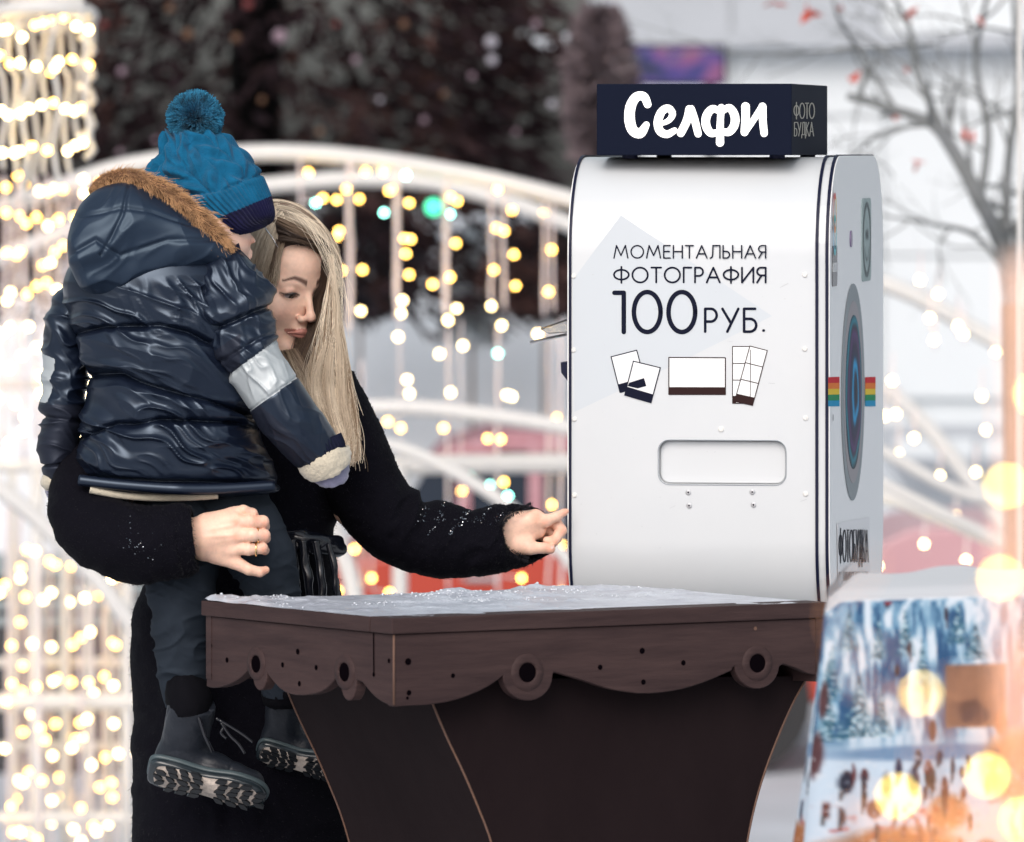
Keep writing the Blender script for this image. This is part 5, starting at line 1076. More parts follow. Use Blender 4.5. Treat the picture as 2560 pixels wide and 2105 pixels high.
# trousers: one part, two legs
def d_tr(s):
    def f(px, py, u, t, N): return (folds(px, py, -18, 110, 34, s, .0055, 1.6)+folds(px, py, 35, 70, 26, s+3, .003))*np.clip((1-t)*6, 0, 1)
    return f
TRS = loft([(430, 1180, 10.88, 100, .08), (450, 1290, 10.86, 110, .085), (455, 1400, 10.84, 102, .08), (452, 1470, 10.83, 88, .07), (450, 1560, 10.83, 72, .062), (455, 1650, 10.84, 66, .056), (462, 1730, 10.85, 58, .048), (466, 1762, 10.85, 52, .044)], 'trousers', M['trouser'], KID, nu=120, nv=240, disp=d_tr(5))
loft([(500, 1180, 10.90, 90, .08), (585, 1285, 10.86, 100, .075), (640, 1370, 10.845, 88, .07), (672, 1440, 10.86, 76, .062), (690, 1530, 10.88, 66, .055), (700, 1640, 10.90, 58, .05), (705, 1730, 10.91, 52, .045)], 'trouser_leg', M['trouser'], TRS, nu=110, nv=200, disp=d_tr(15))
# boots
def boot(ankle, heel, toe, d0, sc, label, top):
    """heel->toe on the image plane; the sole leans towards the camera"""
    h = np.array([heel[0], heel[1], 0.]); t = np.array([toe[0], toe[1], toe[2]]); e1 = norm(t-h); L = np.linalg.norm(t-h)
    e2 = norm(np.array([-.10, .60, .79])); e2 = norm(e2-e1*(e2@e1)); n = np.cross(e1, e2); n = n if n[1] > 0 else -n; n = n if n[1] > 0 else n    # n points down / to the camera
    B = BT_ = thing_part('boot', KID, PXD(h, d0)); W2_ = 52*sc
    def loc(p): q = p-h; return np.stack([q@e1, q@e2-W2_*.0, q@n], -1)
    def sdf(X):
        q = loc(X); a = np.array(ankle)-h; al = np.array([a@e1, a@e2, a@n])
        tp_ = np.array([top[0]-h[0], top[1]-h[1], 0.]); tl = np.array([tp_@e1, tp_@e2, tp_@n])
        d_ = s_cone(q, (L*.16, W2_, -46*sc), (L*.50, W2_, -40*sc), 50*sc, 46*sc); d_ = smin(d_, s_cone(q, (L*.5, W2_, -36*sc), (L*.84, W2_, -28*sc), 46*sc, 36*sc), 16)
        d_ = smin(d_, s_cone(q, (L*.22, W2_, -60*sc), tuple(tl), 57*sc, 60*sc), 24); d_ = smax(d_, q[..., 2]+10*sc, 6)
        d_ = smax(d_, -(q@norm(tl-np.array([L*.22, W2_, -60*sc]))*-1+np.dot(tl, norm(tl-np.array([L*.22, W2_, -60*sc])))), 4) if False else d_
        am = norm(tl-np.array([L*.22, W2_, -60*sc])); d_ = smax(d_, q@am-np.dot(tl, am)-6*sc, 3)
        d_ -= 1.2*noise(q[..., 0]/26, q[..., 1]/26, q[..., 2]/20, s=4)+1.6*(1-np.abs(noise(q[..., 0]/60, q[..., 2]/14, s=8)))**3*(q[..., 2] < -60*sc)
        d_ += 1.7*np.exp(-((q[..., 0]-L*.66-.10*(q[..., 1]-W2_))/2.6)**2)+1.5*np.exp(-((q[..., 2]+86*sc+.15*q[..., 0])/2.6)**2)+1.2*np.exp(-((q[..., 2]+26*sc)/2.2)**2)
        return d_
    lo = np.minimum(h, t)-150*sc; hi = np.maximum(h, t)+120*sc; lo[1] = min(lo[1], top[1]-70*sc); lo[2] = -150; hi[2] = 230
    v, f = nets(sdf, lo, hi, 3.2); v_, f_ = v, f
    mk('upper', PXD(v, d0), f, M['bootleather'], B, True)
    # sole slab outline in (e1,e2)
    so = crom([(-8, W2_), (2, W2_-44*sc), (L*.2, W2_-50*sc), (L*.45, W2_-42*sc), (L*.72, W2_-52*sc), (L*.93, W2_-38*sc), (L*1.0, W2_), (L*.93, W2_+38*sc), (L*.72, W2_+50*sc), (L*.45, W2_+40*sc), (L*.2, W2_+48*sc), (2, W2_+40*sc)], 72, closed=True)
    def W(p2, nn): return PXD(h+e1*p2[0]+e2*p2[1]+n*nn, d0)
    def slab(sc_, n0, n1, name, m, par):
        c = so.mean(0); s2 = c+(so-c)*sc_; rings = []
        for q, ss in ((n0, .975), (n0+2, 1), (n1-3, 1), (n1, .96)): rings.append([W(c+(p-c)*ss, q) for p in s2])
        V = np.array(rings); return gridmesh(V, name, m, par)
    slab(1.03, -16*sc, -3*sc, 'welt', M['soleedge'], B); S_ = slab(1.0, -4*sc, 14*sc, 'sole', M['soleside'], B); slab(.90, 12*sc, 15.5*sc, 'snow_in_tread', M['solegrip'], S_)
    # tread lugs: skewed blocks
    for i in range(9):
        for j in range(-2, 3):
            if 3.6 <= i <= 4.4: continue
            u_ = L*(.07+.108*i)+6*sc*(j % 2); w_ = W2_+j*19.5*sc; c = so.mean(0)
            if abs(j) == 2 and (i in (0, 8)): continue
            hw_ = (6.0+rng.uniform(-1, 1.2))*1.8*sc; hv = 8.6*sc; sk = 5*sc*(1 if i < 4 else -1)*(1 if j > 0 else -1)
            q = [(u_-hw_+sk, w_-hv), (u_+hw_*.6+sk, w_-hv*1.05), (u_+hw_, w_), (u_+hw_*.6-sk, w_+hv), (u_-hw_-sk, w_+hv*.9), (u_-hw_*1.1, w_)]
            base = [W(p, 13*sc) for p in q]; tp2 = [W(np.array(p)*1.0, 21*sc) for p in q]
            MB().add(base+tp2, [tuple(range(6)), tuple(range(11, 5, -1))]+[(a_, a_+6, (a_+1) % 6+6, (a_+1) % 6) for a_ in range(6)]).build('tread_lug', M['tread'], S_)
    return B, h, e1, e2, n, L
def thing_part(name, parent, loc):
    o = bpy.data.objects.new(name, None); link(o, parent, loc); return o
Bt, h, e1, e2, n, L = boot((455, 1850, 30), (385, 1893), (672, 1960, -12), 10.80, 1.0, '', (480, 1762))
MB().tube([P(x, y, 10.80-.028) for x, y in ((486, 1742), (496, 1790), (512, 1840), (532, 1880))], .0032, 6).build('side_zip', M['belt'], Bt, True)
for k, pts_ in enumerate((((548, 1800), (585, 1822), (612, 1840), (632, 1856)), ((552, 1806), (574, 1838), (596, 1860), (612, 1884)), ((540, 1795), (560, 1812), (552, 1832), (566, 1846)))): MB().tube([P(x, y, 10.80-.03+.004*k) for x, y in crom([(a, b, 0) for a, b in pts_], 16)[:, :2]], .0022, 6).build('lace', M['belt'], Bt, True)
loft([(468, 1722, 10.84, 46, .040), (471, 1738, 10.825, 56, .046), (475, 1756, 10.81, 58, .048), (478, 1774, 10.81, 52, .044)], 'boot_cuff', M['bootblack'], Bt, nu=60, nv=24, disp=d_fl)
Bt2, *_ = boot((700, 1790, 30), (655, 1850), (860, 1902, -8), 10.92, .80, '', (712, 1752))
loft([(706, 1690, 10.91, 48, .04), (709, 1725, 10.91, 56, .046), (712, 1755, 10.91, 54, .042), (713, 1768, 10.91, 40, .03)], 'boot_cuff', M['bootblack'], Bt2, nu=50, nv=20, disp=d_fl)

# ------------------------------------------------------------------ woman
WD = 11.05
WM = thing('person', (wx(620, 11.15), 11.15, 0), 'blond woman in black plush coat holding the child and pressing the booth with one finger', 'person')
HS = .00092; yaw, pit, rol = math.radians(42), math.radians(15), math.radians(0)
Fv = np.array([math.sin(yaw), -math.cos(yaw), 0]); Lv = np.array([math.cos(yaw), math.sin(yaw), 0])
Ff = Fv*math.cos(pit)-Zv*math.sin(pit); Uf = Zv*math.cos(pit)+Fv*math.sin(pit)
R_ = np.stack([Lv, Ff, Uf], 0)               # rows: local axes in world
HO = P(773, 728, 11.0)-(R_.T@np.array([0, 84, 4]))*HS
def h2w(v): return HO+(np.asarray(v, float)@R_)*HS
def w2h(v): return ((np.asarray(v, float)-HO)@R_.T)/HS
def head(X):
    x, y, z = X[..., 0], X[..., 1], X[..., 2]; A = np.stack([np.abs(x), y, z], -1)
    d_ = s_ell(X, (0, -10, 32), (71, 90, 84))
    d_ = smin(d_, s_ell(X, (0, 30, -22), (57, 53, 74)), 22)
    d_ = smin(d_, s_cone(A, (46, 6, -62), (12, 58, -99), 16, 13), 24)
    d_ = smin(d_, s_cone(A, (0, 66, -100), (7, 65, -100), 14, 12), 12)
    d_ = smin(d_, s_ell(A, (37, 48, -32), (22, 22, 20)), 20)
    d_ = smin(d_, s_ell(X, (0, 50, 42), (52, 34, 40)), 20)
    d_ = smin(d_, s_cone(A, (10, 74, 15), (40, 62, 14), 9, 7), 12)
    d_ = smax(d_, -s_ell(A, (31, 90, 0), (15, 14, 11)), 9)
    d_ = smin(d_, s_cone(X, (0, 79, 6), (0, 98, -34), 5.6, 6.8), 9)
    d_ = smin(d_, s_ell(X, (0, 98.5, -37), (8.3, 9.5, 8)), 5)
    d_ = smin(d_, s_ell(A, (12.5, 90, -41.5), (6.4, 9.5, 6.2)), 5)
    d_ = smax(d_, -s_cone(A, (5.5, 98, -50), (7, 90, -46), 2.6, 2.6), 2)
    d_ = smin(d_, s_cone(X, (0, 75, -60), (0, 80, -66), 13, 11), 10)
    d_ = smin(d_, s_cone(A, (3, 89, -64), (25, 78.5, -68), 2.7, 1.5), 4)
    d_ = smin(d_, s_cone(A, (0, 87, -73.6), (18, 80, -71.5), 3.8, 2.2), 4)
    d_ = smax(d_, -s_cone(A, (0, 94, -68.6), (28, 80, -69.6), 1.1, .8), 1.6)
    d_ = smax(d_, -s_ell(X, (0, 92, -84), (16, 7, 4.5)), 6)
    d_ = smin(d_, s_ell(A, (30.5, 67.5, -1), (14.6, 14.4, 13.6)), 3)                       # lids round the eyeball
    open_ = np.abs(z+4.6-((A[..., 0]-31)/13)**2*-1.6)-np.clip(4.9*(1-((A[..., 0]-31)/13.5)**2), -2, 9)
    d_ = smax(d_, -np.maximum(open_, 78-y-(2 if True else 0)-0*x+(-4)), 1.0)
    d_ = smin(d_, s_cone(X, (0, -22, -60), (0, -52, -150), 46, 47), 22)
    d_ = smin(d_, s_cone(X, (0, -52, -150), (0, -60, -200), 47, 60), 16)
    d_ -= .22*noise(X[..., 0]/7, X[..., 1]/7, X[..., 2]/7, s=3)
    return d_
v, f = nets(head, (-84, -108, -200), (84, 122, 124), 2.0)
def facecol(v):
    x, y, z = v[:, 0], v[:, 1], v[:, 2]; ax_ = np.abs(x); c = np.tile(np.array([.90, .61, .475]), (len(v), 1))
    def put(m_, col_): 
        m_ = np.clip(m_, 0, 1)[:, None]; c[:] = c*(1-m_)+np.array(col_)*m_
    fr = np.clip((y-40)/15, 0, 1)
    put(.40*np.exp(-((ax_-40)/17)**2-((z+38)/17)**2)*fr, (.60, .26, .20)); put(.30*np.exp(-(x/14)**2-((z+40)/12)**2)*fr, (.62, .28, .22)); put(.25*np.exp(-(x/30)**2-((z+98)/14)**2), (.62, .36, .28))
    put(.58*np.exp(-((ax_-32)/15)**2-((z-1)/9)**2)*fr, (.42, .20, .15))
    bx = np.clip((ax_-10)/36, 0, 1); bz = 18+8.0*np.sin(np.clip(bx*1.05, 0, 1)*np.pi*.62)-6.5*np.clip(bx-.62, 0, 1)/.38; bw = 5.2-3.5*bx
    put(.92*np.clip(1.5-np.abs(z-bz)/bw, 0, 1)*((ax_ > 9) & (ax_ < 48))*fr, (.085, .040, .030))
    lipz = -68.6-.003*ax_**2; up_ = (z > lipz) & (z < -59.8-.20*ax_+2.2*np.exp(-((ax_-5)/4)**2)) ; lo_ = (z <= lipz) & (z > -79.3+.035*ax_**2*.6)
    put(.85*((up_ | lo_) & (ax_ < 25) & (y > 66)), (.47, .17, .145)); put(.9*np.exp(-((z-lipz)/1.1)**2)*(ax_ < 27)*(y > 70), (.10, .025, .02))
    ex = (ax_-31)/14.2; ez = -.2-3.4*ex**2; put(.95*np.exp(-((z-ez)/1.5)**2)*(np.abs(ex) < 1.08)*(y > 60), (.03, .018, .018)); put(.45*np.exp(-((z+9.0-2.2*ex**2)/1.6)**2)*(np.abs(ex) < 1)*(y > 60), (.14, .06, .05))
    put(.8*np.exp(-((ax_-5.5)/3)**2-((z+49)/2.2)**2)*(y > 88), (.15, .04, .03))
    c *= (1+.07*noise(x/9, y/9, z/9, 5)+.05*noise(x/3, y/3, z/3, 6))[:, None]; return np.clip(c, 0, 1)
hv, hf, hc = h2w(v), f, facecol(v)
# torso, arms and legs under the coat (same mesh, coarse) + hands (fine)
def wbody(X):
    d_ = s_cone(X, (690, 930, 110), (680, 1040, 120), 44, 90); d_ = smin(d_, s_cone(X, (680, 1040, 120), (620, 1380, 150), 100, 100), 40)
    d_ = smin(d_, s_cone(X, (620, 1380, 150), (580, 1640, 150), 110, 130), 40)
    for s in (-1, 1): d_ = smin(d_, s_cone(X, (590+s*60, 1700, 150), (600+s*90, 2400, 160), 95, 60), 30); d_ = smin(d_, s_cone(X, (600+s*90, 2400, 160), (600+s*95, 3060, 160), 60, 40), 20)
    d_ = smin(d_, s_cone(X, (830, 1080, 90), (890, 1260, 60), 50, 44), 30); d_ = smin(d_, s_cone(X, (880, 1270, 60), (1230, 1350, 60), 50, 34), 20)
    d_ = smin(d_, s_cone(X, (560, 1040, 100), (260, 1300, -200), 60, 50), 30); d_ = smin(d_, s_cone(X, (260, 1300, -200), (500, 1345, -480), 48, 32), 20); return d_
v2, f2 = nets(wbody, (100, 820, -560), (1320, 3140, 330), 14.0)
b2 = PXD(v2, WD); c2 = np.tile(np.array([.84, .56, .43]), (len(v2), 1))
# --- hand holding the child (photo px, depth px relative to HD1)
HD1 = 10.74
def hand1(X):
    k = 7
    d_ = s_cone(X, (455, 1345, 30), (515, 1342, 5), 50, 50)
    d_ = smin(d_, s_cone(X, (520, 1318, 0), (588, 1303, -14), 34, 25), 16); d_ = smin(d_, s_cone(X, (520, 1350, -4), (592, 1338, -18), 34, 24), 16); d_ = smin(d_, s_cone(X, (510, 1375, 4), (582, 1374, -10), 28, 22), 14)
    d_ = smin(d_, s_cone(X, (520, 1310, 6), (590, 1283, 0), 26, 18), 12)
    def fin(d_, pts_, rr, k=4):
        g = None
        for a_, b_, r1, r2 in zip(pts_[:-1], pts_[1:], rr[:-1], rr[1:]): q = s_cone(X, a_, b_, r1, r2); g = q if g is None else smin(g, q, 4)
        return smin(d_, g, k)
    d_ = fin(d_, [(578, 1288, 2), (608, 1278, -8), (630, 1284, 0), (640, 1298, 14)], [19, 15.5, 14, 12])
    d_ = fin(d_, [(590, 1306, -14), (626, 1304, -26), (657, 1304, -14), (662, 1316, 14)], [20, 17, 15.5, 13])
    d_ = fin(d_, [(594, 1337, -18), (630, 1338, -30), (660, 1338, -16), (664, 1346, 14)], [20, 17, 15.5, 13])
    d_ = fin(d_, [(586, 1368, -10), (622, 1373, -22), (655, 1370, -12), (662, 1376, 12)], [19, 15.5, 14.5, 12])
    d_ = fin(d_, [(540, 1385, 6), (585, 1404, -2), (622, 1424, -6), (650, 1430, -2), (664, 1425, 4)], [26, 18.5, 14, 12.5, 10], 10)
    d_ += (.9*np.exp(-((X[..., 0]-628)/2.2)**2)+.7*np.exp(-((X[..., 0]-634)/1.7)**2)+.5*np.exp(-((X[..., 0]-590)/2.5)**2))*(X[..., 1] < 1392)*(X[..., 2] < 6)
    d_ -= 2.2*np.exp(-((X[..., 1]-(1338+(X[..., 0]-590)*-.05))/5)**2)*np.clip((X[..., 0]-500)/40, 0, 1)*np.clip((592-X[..., 0])/20, 0, 1)+1.8*np.exp(-((X[..., 1]-(1312+(X[..., 0]-590)*-.18))/5)**2)*np.clip((X[..., 0]-510)/40, 0, 1)*np.clip((590-X[..., 0])/20, 0, 1)
    d_ = smax(d_, -(s_cone(X, (612, 1321, -50), (648, 1321, -44), 2.0, 2.0)), 5); d_ = smax(d_, -(s_cone(X, (612, 1356, -52), (650, 1355, -44), 2.0, 2.0)), 5)
    return d_
v3, f3 = nets(hand1, (390, 1245, -70), (690, 1455, 90), 2.0); b3 = PXD(v3, HD1)
def handcol(v, tips):
    c = np.tile(np.array([.84, .55, .42]), (len(v), 1)); r = 0
    for x, y, s in tips: r = np.maximum(r, np.exp(-((v[:, 0]-x)**2+(v[:, 1]-y)**2)/s**2))
    c += np.asarray(r)[:, None]*np.array([-.02, -.13, -.12]); c *= (1+.08*noise(v[:, 0]/14, v[:, 1]/14, s=3)+.05*noise(v[:, 0]/4, v[:, 1]/4, s=4))[:, None]; return np.clip(c, 0, 1)
c3 = handcol(v3, [(640, 1296, 14), (662, 1308, 10), (664, 1342, 10), (660, 1374, 10), (664, 1426, 12), (590, 1338, 12), (590, 1304, 12), (605, 1282, 12)])
HD2 = 11.09
def hand2(X):
    d_ = s_cone(X, (1215, 1345, 30), (1262, 1330, 10), 46, 46)
    d_ = smin(d_, s_cone(X, (1262, 1322, 4), (1338, 1298, -8), 42, 25), 16); d_ = smin(d_, s_cone(X, (1262, 1345, 0), (1340, 1322, 8), 42, 26), 16); d_ = smin(d_, s_cone(X, (1275, 1360, -8), (1318, 1362, -18), 30, 21), 14)
    def fin(d_, pts_, rr, k=4):
        g = None
        for a_, b_, r1, r2 in zip(pts_[:-1], pts_[1:], rr[:-1], rr[1:]): q = s_cone(X, a_, b_, r1, r2); g = q if g is None else smin(g, q, 3.5)
        return smin(d_, g, k)
    d_ = fin(d_, [(1338, 1296, -8), (1362, 1303, -12), (1390, 1292, -8), (1410, 1281, -2), (1416, 1278, 0)], [22, 16.5, 12.5, 9, 6.5], 5)       # pointing finger
    d_ = fin(d_, [(1345, 1302, 12), (1386, 1302, 20), (1403, 1326, 12), (1386, 1352, 0), (1368, 1352, 4)], [19, 16, 14, 12.5, 11])            # folded middle
    d_ = fin(d_, [(1340, 1318, 34), (1372, 1322, 44), (1392, 1344, 34), (1378, 1362, 22)], [17, 15, 13.5, 11.5])
    d_ = fin(d_, [(1335, 1334, 50), (1362, 1340, 58), (1376, 1358, 48), (1364, 1370, 38)], [15, 13, 12, 10])
    d_ = fin(d_, [(1296, 1362, -16), (1326, 1370, -26), (1356, 1370, -24), (1376, 1372, -18)], [25, 17, 13.5, 12.5], 9)      # thumb
    return d_
v4, f4 = nets(hand2, (1160, 1235, -75), (1430, 1410, 100), 1.9); b4 = PXD(v4, HD2)
c4 = handcol(v4, [(1412, 1280, 12), (1376, 1372, 15), (1403, 1326, 14), (1386, 1350, 12), (1340, 1292, 14), (1362, 1302, 10)])
n1_, n2_, n3_ = len(hv), len(hv)+len(b2), len(hv)+len(b2)+len(b3)
mk('body', np.vstack([hv, b2, b3, b4]), np.vstack([hf, f2+n1_, f3+n2_, f4+n3_]), M['skin'], WM, True, col=np.vstack([hc, c2, c3, c4]))
# thumb nail + rings
def nail(c, u, vv, n_, ru, rv, d0, par=WM):
    V_, f = [PXD(np.array(c)+np.array(n_)*1.4, d0)], []; u, vv, n_ = norm(np.array(u, float)), norm(np.array(vv, float)), norm(np.array(n_, float))
    for j in range(12): a_ = j*math.pi/6; V_.append(PXD(np.array(c)+u*ru*math.cos(a_)+vv*rv*math.sin(a_)-n_*abs(math.sin(a_))*rv*.35, d0))
    mk('fingernail', np.array(V_), [(0, 1+j, 1+(j+1) % 12) for j in range(12)], mat('nail', (.70, .46, .40), .2), par, True)
nail((1377, 1367, -29), (1, .02, 0), (0, .8, -.6), (0, -.5, -.86), 8, 6, HD2)
for x, y, z, r in ((645, 1338, -20, 17.5), (640, 1373, -16, 16.5)):
    a_ = np.linspace(0, 2*math.pi, 40); MB().tube([PXD((x+1.5*math.sin(t_)*0, y+r*math.cos(t_), z+r*math.sin(t_)), HD1) for t_ in a_], .0017, 8).build('finger_ring', M['gold'], WM, True)
# eyes
def eye(s):
    n_ = 26; V_, f, cc = [], [], []
    c = np.array([s*30.5, 67.3, -1.0]); g = norm(np.array([s*.02+.12, .90, -.42])); r = 13.2
    a1 = norm(np.cross(g, [0, 0, 1])); a2_ = np.cross(a1, g)
    for i in range(n_):
        for j in range(32):
            th_, ph = math.pi*i/(n_-1), 2*math.pi*j/32; V_.append(c+r*(g*math.cos(th_)+a1*math.sin(th_)*math.cos(ph)+a2_*math.sin(th_)*math.sin(ph)))
            d_ = math.degrees(th_); cc.append((.008, .008, .010) if d_ < 11 else ((.035, .03, .026) if d_ < 27 else ((.05, .045, .04) if d_ < 30 else (.42, .36, .35))))
    f = [(i*32+j, i*32+(j+1) % 32, (i+1)*32+(j+1) % 32, (i+1)*32+j) for i in range(n_-1) for j in range(32)]
    return mk('eye', h2w(np.array(V_)), np.array(f), M['eyewhite'], WM, True, col=np.array(cc))
for s in (-1, 1):
    eye(s); ps, rs = [], []
    for k in range(46):
        q = k/45*2-1; x = s*(31+13.5*q); y0 = 67.5+14.6*math.sqrt(max(.05, 1-(q*.93)**2)); z0 = -.4-3.2*q*q; ln_ = 3.6+1.8*q
        ps.append([h2w((x+s*q*t_*3.5, y0+ln_*t_*.9, z0-ln_*t_*.75+2.2*t_*t_)) for t_ in (0, .35, .7, 1)])
    strands(np.array(ps), .00042, .00012, np.tile([.012, .008, .008], (46, 1)), 'eyelashes', M['lash'], WM)
# ------------------------------------------------------------------ coat
def d_coat(s, amp=1., ang_=30):
    def f(px, py, u, t, N): return amp*(folds(px, py, ang_, 150, 60, s, .008, 1.0)+.0022*noise(px/26, py/26, s=s+2)+.0006*noise(px/6, py/6, s=s+4))
    return f
coat_o = [(700, 905), (770, 900), (840, 925), (885, 985), (900, 1050), (885, 1120), (862, 1200), (842, 1270), (836, 1320), (842, 1380), (850, 1450), (872, 1560), (890, 1800), (905, 2100), (925, 2500), (930, 2760), (310, 2760), (318, 2400), (330, 2100), (333, 1800), (334, 1560), (352, 1480), (392, 1400), (420, 1250), (430, 1050), (520, 950), (640, 900)]
CO = slices(coat_o, (680, 880), (620, 2760), 11.13, 11.17, lambda t: .10+.10*min(1, t*2.2), 'coat', M['coat'], WM, nu=200, nv=360, disp=d_coat(11, .9, 78), se=2.2)
def d_arm(px, py, u, t, N):
    w_ = np.clip((t-.25)*4, 0, 1)*np.clip((.93-t)*9, 0, 1)
    lump = .016*np.sin(t*44+1.5*np.sin(u*6.3)+noise(px/90, py/90, s=3)*2)*w_*np.clip(N[..., 2]*.6+.25, .05, 1)*np.clip((.8-t)*4, .2, 1)
    return lump*.55+folds(px, py, -52, 90, 30, 44, .0055, 1.2)*w_*np.clip(-N[..., 1]*1.5, .15, 1)+.0010*noise(px/16, py/16, s=5)+.0005*noise(px/5, py/5, s=6)
SR_ = loft([(800, 965, 11.12, 92, .075), (830, 1040, 11.11, 100, .085), (868, 1130, 11.10, 104, .086), (915, 1225, 11.10, 100, .082), (985, 1308, 11.09, 96, .078), (1080, 1350, 11.09, 92, .074), (1180, 1356, 11.09, 86, .068), (1250, 1346, 11.09, 84, .064), (1295, 1338, 11.09, 80, .060), (1322, 1333, 11.09, 70, .052)], 'sleeve', M['coat'], CO, nu=160, nv=320, disp=d_arm, cap=False, skew=66)
# far lip of the sleeve opening
arm_o = [(165, 1215), (152, 1275), (160, 1325), (190, 1378), (240, 1412), (310, 1432), (390, 1448), (460, 1455), (500, 1446), (512, 1420), (505, 1385), (498, 1350), (508, 1310), (528, 1280), (560, 1255), (500, 1235), (380, 1222), (280, 1200)]
SL2_ = loft([(300, 1100, 10.98, 60, .06), (215, 1200, 10.90, 80, .07), (225, 1300, 10.82, 92, .075), (300, 1350, 10.76, 98, .07), (390, 1360, 10.73, 96, .062), (455, 1352, 10.725, 94, .055), (488, 1348, 10.725, 82, .045)], 'sleeve', M['coat'], CO, nu=140, nv=220, disp=d_coat(71, .7, 20), cap=False)
# fluffy nap along coat edges
def nap(path, n, wpx, name, par, ln=.006):
    R = crom(path, 300); i = rng.integers(0, 299, n); off = rng.uniform(-1, 1, n); T = norm(R[i+1, :2]-R[i, :2]); Nn = np.stack([-T[:, 1], T[:, 0]], -1)
    p = R[i, :2]+Nn*off[:, None]*wpx; c = P(p[:, 0], p[:, 1], R[i, 2]-.0); dd = norm(np.stack([Nn[:, 0]*np.sign(off), -.6+0*off, -Nn[:, 1]*np.sign(off)], -1)+rng.normal(0, .5, (n, 3)))
    tt = np.linspace(0, 1, 4)[None, :, None]; return strands(c[:, None]+dd[:, None]*tt*ln, .0005, .0002, np.tile([.008, .008, .014], (n, 1)), name, M['coatnap'], par)
def pile(objs, n, ln):
    Pp, Dd = [], []
    for o in objs:
        me = o.data; m_ = len(me.vertices); co = np.empty(m_*3, np.float32); me.vertices.foreach_get('co', co); co = co.reshape(-1, 3)+WL[o.name]; no = np.empty(m_*3, np.float32); me.vertices.foreach_get('normal', no); no = no.reshape(-1, 3)
        i = rng.integers(0, m_, n); Pp.append(co[i]+rng.normal(0, .001, (n, 3))); Dd.append(no[i])
    Pp, Dd = np.vstack(Pp), np.vstack(Dd); 
    if (Dd[:, 1]*(Pp[:, 1]-Pp[:, 1].mean())).sum() < 0: Dd = -Dd
    dd = norm(Dd+rng.normal(0, .45, Dd.shape)+np.array([.3, 0, -.5])); tt = np.linspace(0, 1, 3)[None, :, None]
    return strands(Pp[:, None]+dd[:, None]*tt*ln*rng.uniform(.5, 1.2, (len(Pp), 1, 1)), .0004, .0001, np.tile([.006, .006, .010], (len(Pp), 1)), 'coat_pile', M['coatnap'], CO)
M['coatnap'] = mat('black coat pile', (.008, .008, .012), .8, attr=True)
nap([(1330, 1262, 11.08), (1270, 1290, 11.045), (1248, 1325, 11.035), (1262, 1368, 11.04), (1320, 1400, 11.07)], 700, 4, 'cuff_pile', CO, .0045)
pile([SR_, SL2_, CO], 10000, .0042)
# sequin glints on the forearm folds
mb = MB(); M['sequin'] = mat('sequin', (.75, .8, .85), .12, metal=1)
def gl(x, y, d_, s=1.0):
    c = P(x, y, d_); a_ = norm(rng.normal(0, 1, 3)); b_ = norm(np.cross(a_, rng.normal(0, 1, 3))); r = rng.uniform(.0004, .0010)*s; mb.add([c-a_*r, c+b_*r, c+a_*r, c-b_*r], [(0, 1, 2, 3)])
for (x0, y0), (x1, y1), n_ in (((1020, 1322), (1062, 1270), 60), ((1062, 1345), (1110, 1262), 70), ((1118, 1338), (1172, 1268), 80), ((1185, 1305), (1222, 1262), 40), ((1225, 1308), (1262, 1262), 30), ((1040, 1300), (1200, 1300), 60), ((925, 1118), (940, 1128), 8)):
    for k in range(n_): t_ = rng.uniform(0, 1); x = x0+(x1-x0)*t_+rng.normal(0, 4)+8*math.sin(t_*3); y = y0+(y1-y0)*t_+rng.normal(0, 4); rel = (y-1350)/92; gl(x, y, 11.09-.074*math.sqrt(max(.05, 1-rel*rel))-.010)
for k in range(90): x = rng.normal(345, 26); y = rng.normal(1358, 20)+(x-345)*.5; gl(x, y, 10.745-.066-.012, .9)
sq = mb.build('sequin_glints', M['sequin'], CO); tag(sq, kind='stuff')
# belt and its glossy hanging ends
BE = loft([(640, 1345, 10.985, 28, .012), (720, 1352, 10.97, 30, .014), (790, 1358, 10.98, 28, .014), (842, 1366, 11.02, 24, .02)], 'belt', M['belt'], CO, nu=30, nv=40, disp=lambda px, py, u, t, N: .003*noise(px/20, py/12, s=3))
for xs_, w_ in (((756, 1352), (762, 1400), (772, 1470), (778, 1560)), 12), (((822, 1360), (834, 1410), (842, 1480), (850, 1570)), 9), (((730, 1350), (736, 1410), (744, 1500), (748, 1560)), 9), (((790, 1352), (800, 1420), (806, 1500), (812, 1560)), 10):
    loft([(a, b, 10.955, w_, .006) for a, b in xs_], 'belt_end', M['belt'], BE, nu=16, nv=40, disp=lambda px, py, u, t, N: .002*noise(px/16, py/30, s=3))
# shoes
for s in (-1, 1):
    c = np.array([wx(600+s*95, 11.15), 11.15, 0]); loft_pts = [(c+np.array([0, .10, .045])), (c+np.array([0, 0, .05])), (c+np.array([0, -.12, .04])), (c+np.array([0, -.17, .035]))]; MB().tube(crom(loft_pts, 14), np.interp(np.linspace(0, 1, 14), [0, .3, .8, 1], [.03, .042, .04, .02]), 14).build('shoe', M['belt'], WM, True)
# ------------------------------------------------------------------ hair
BL, BM_, DK = np.array([.95, .83, .66]), np.array([.27, .185, .115]), np.array([.050, .032, .024])
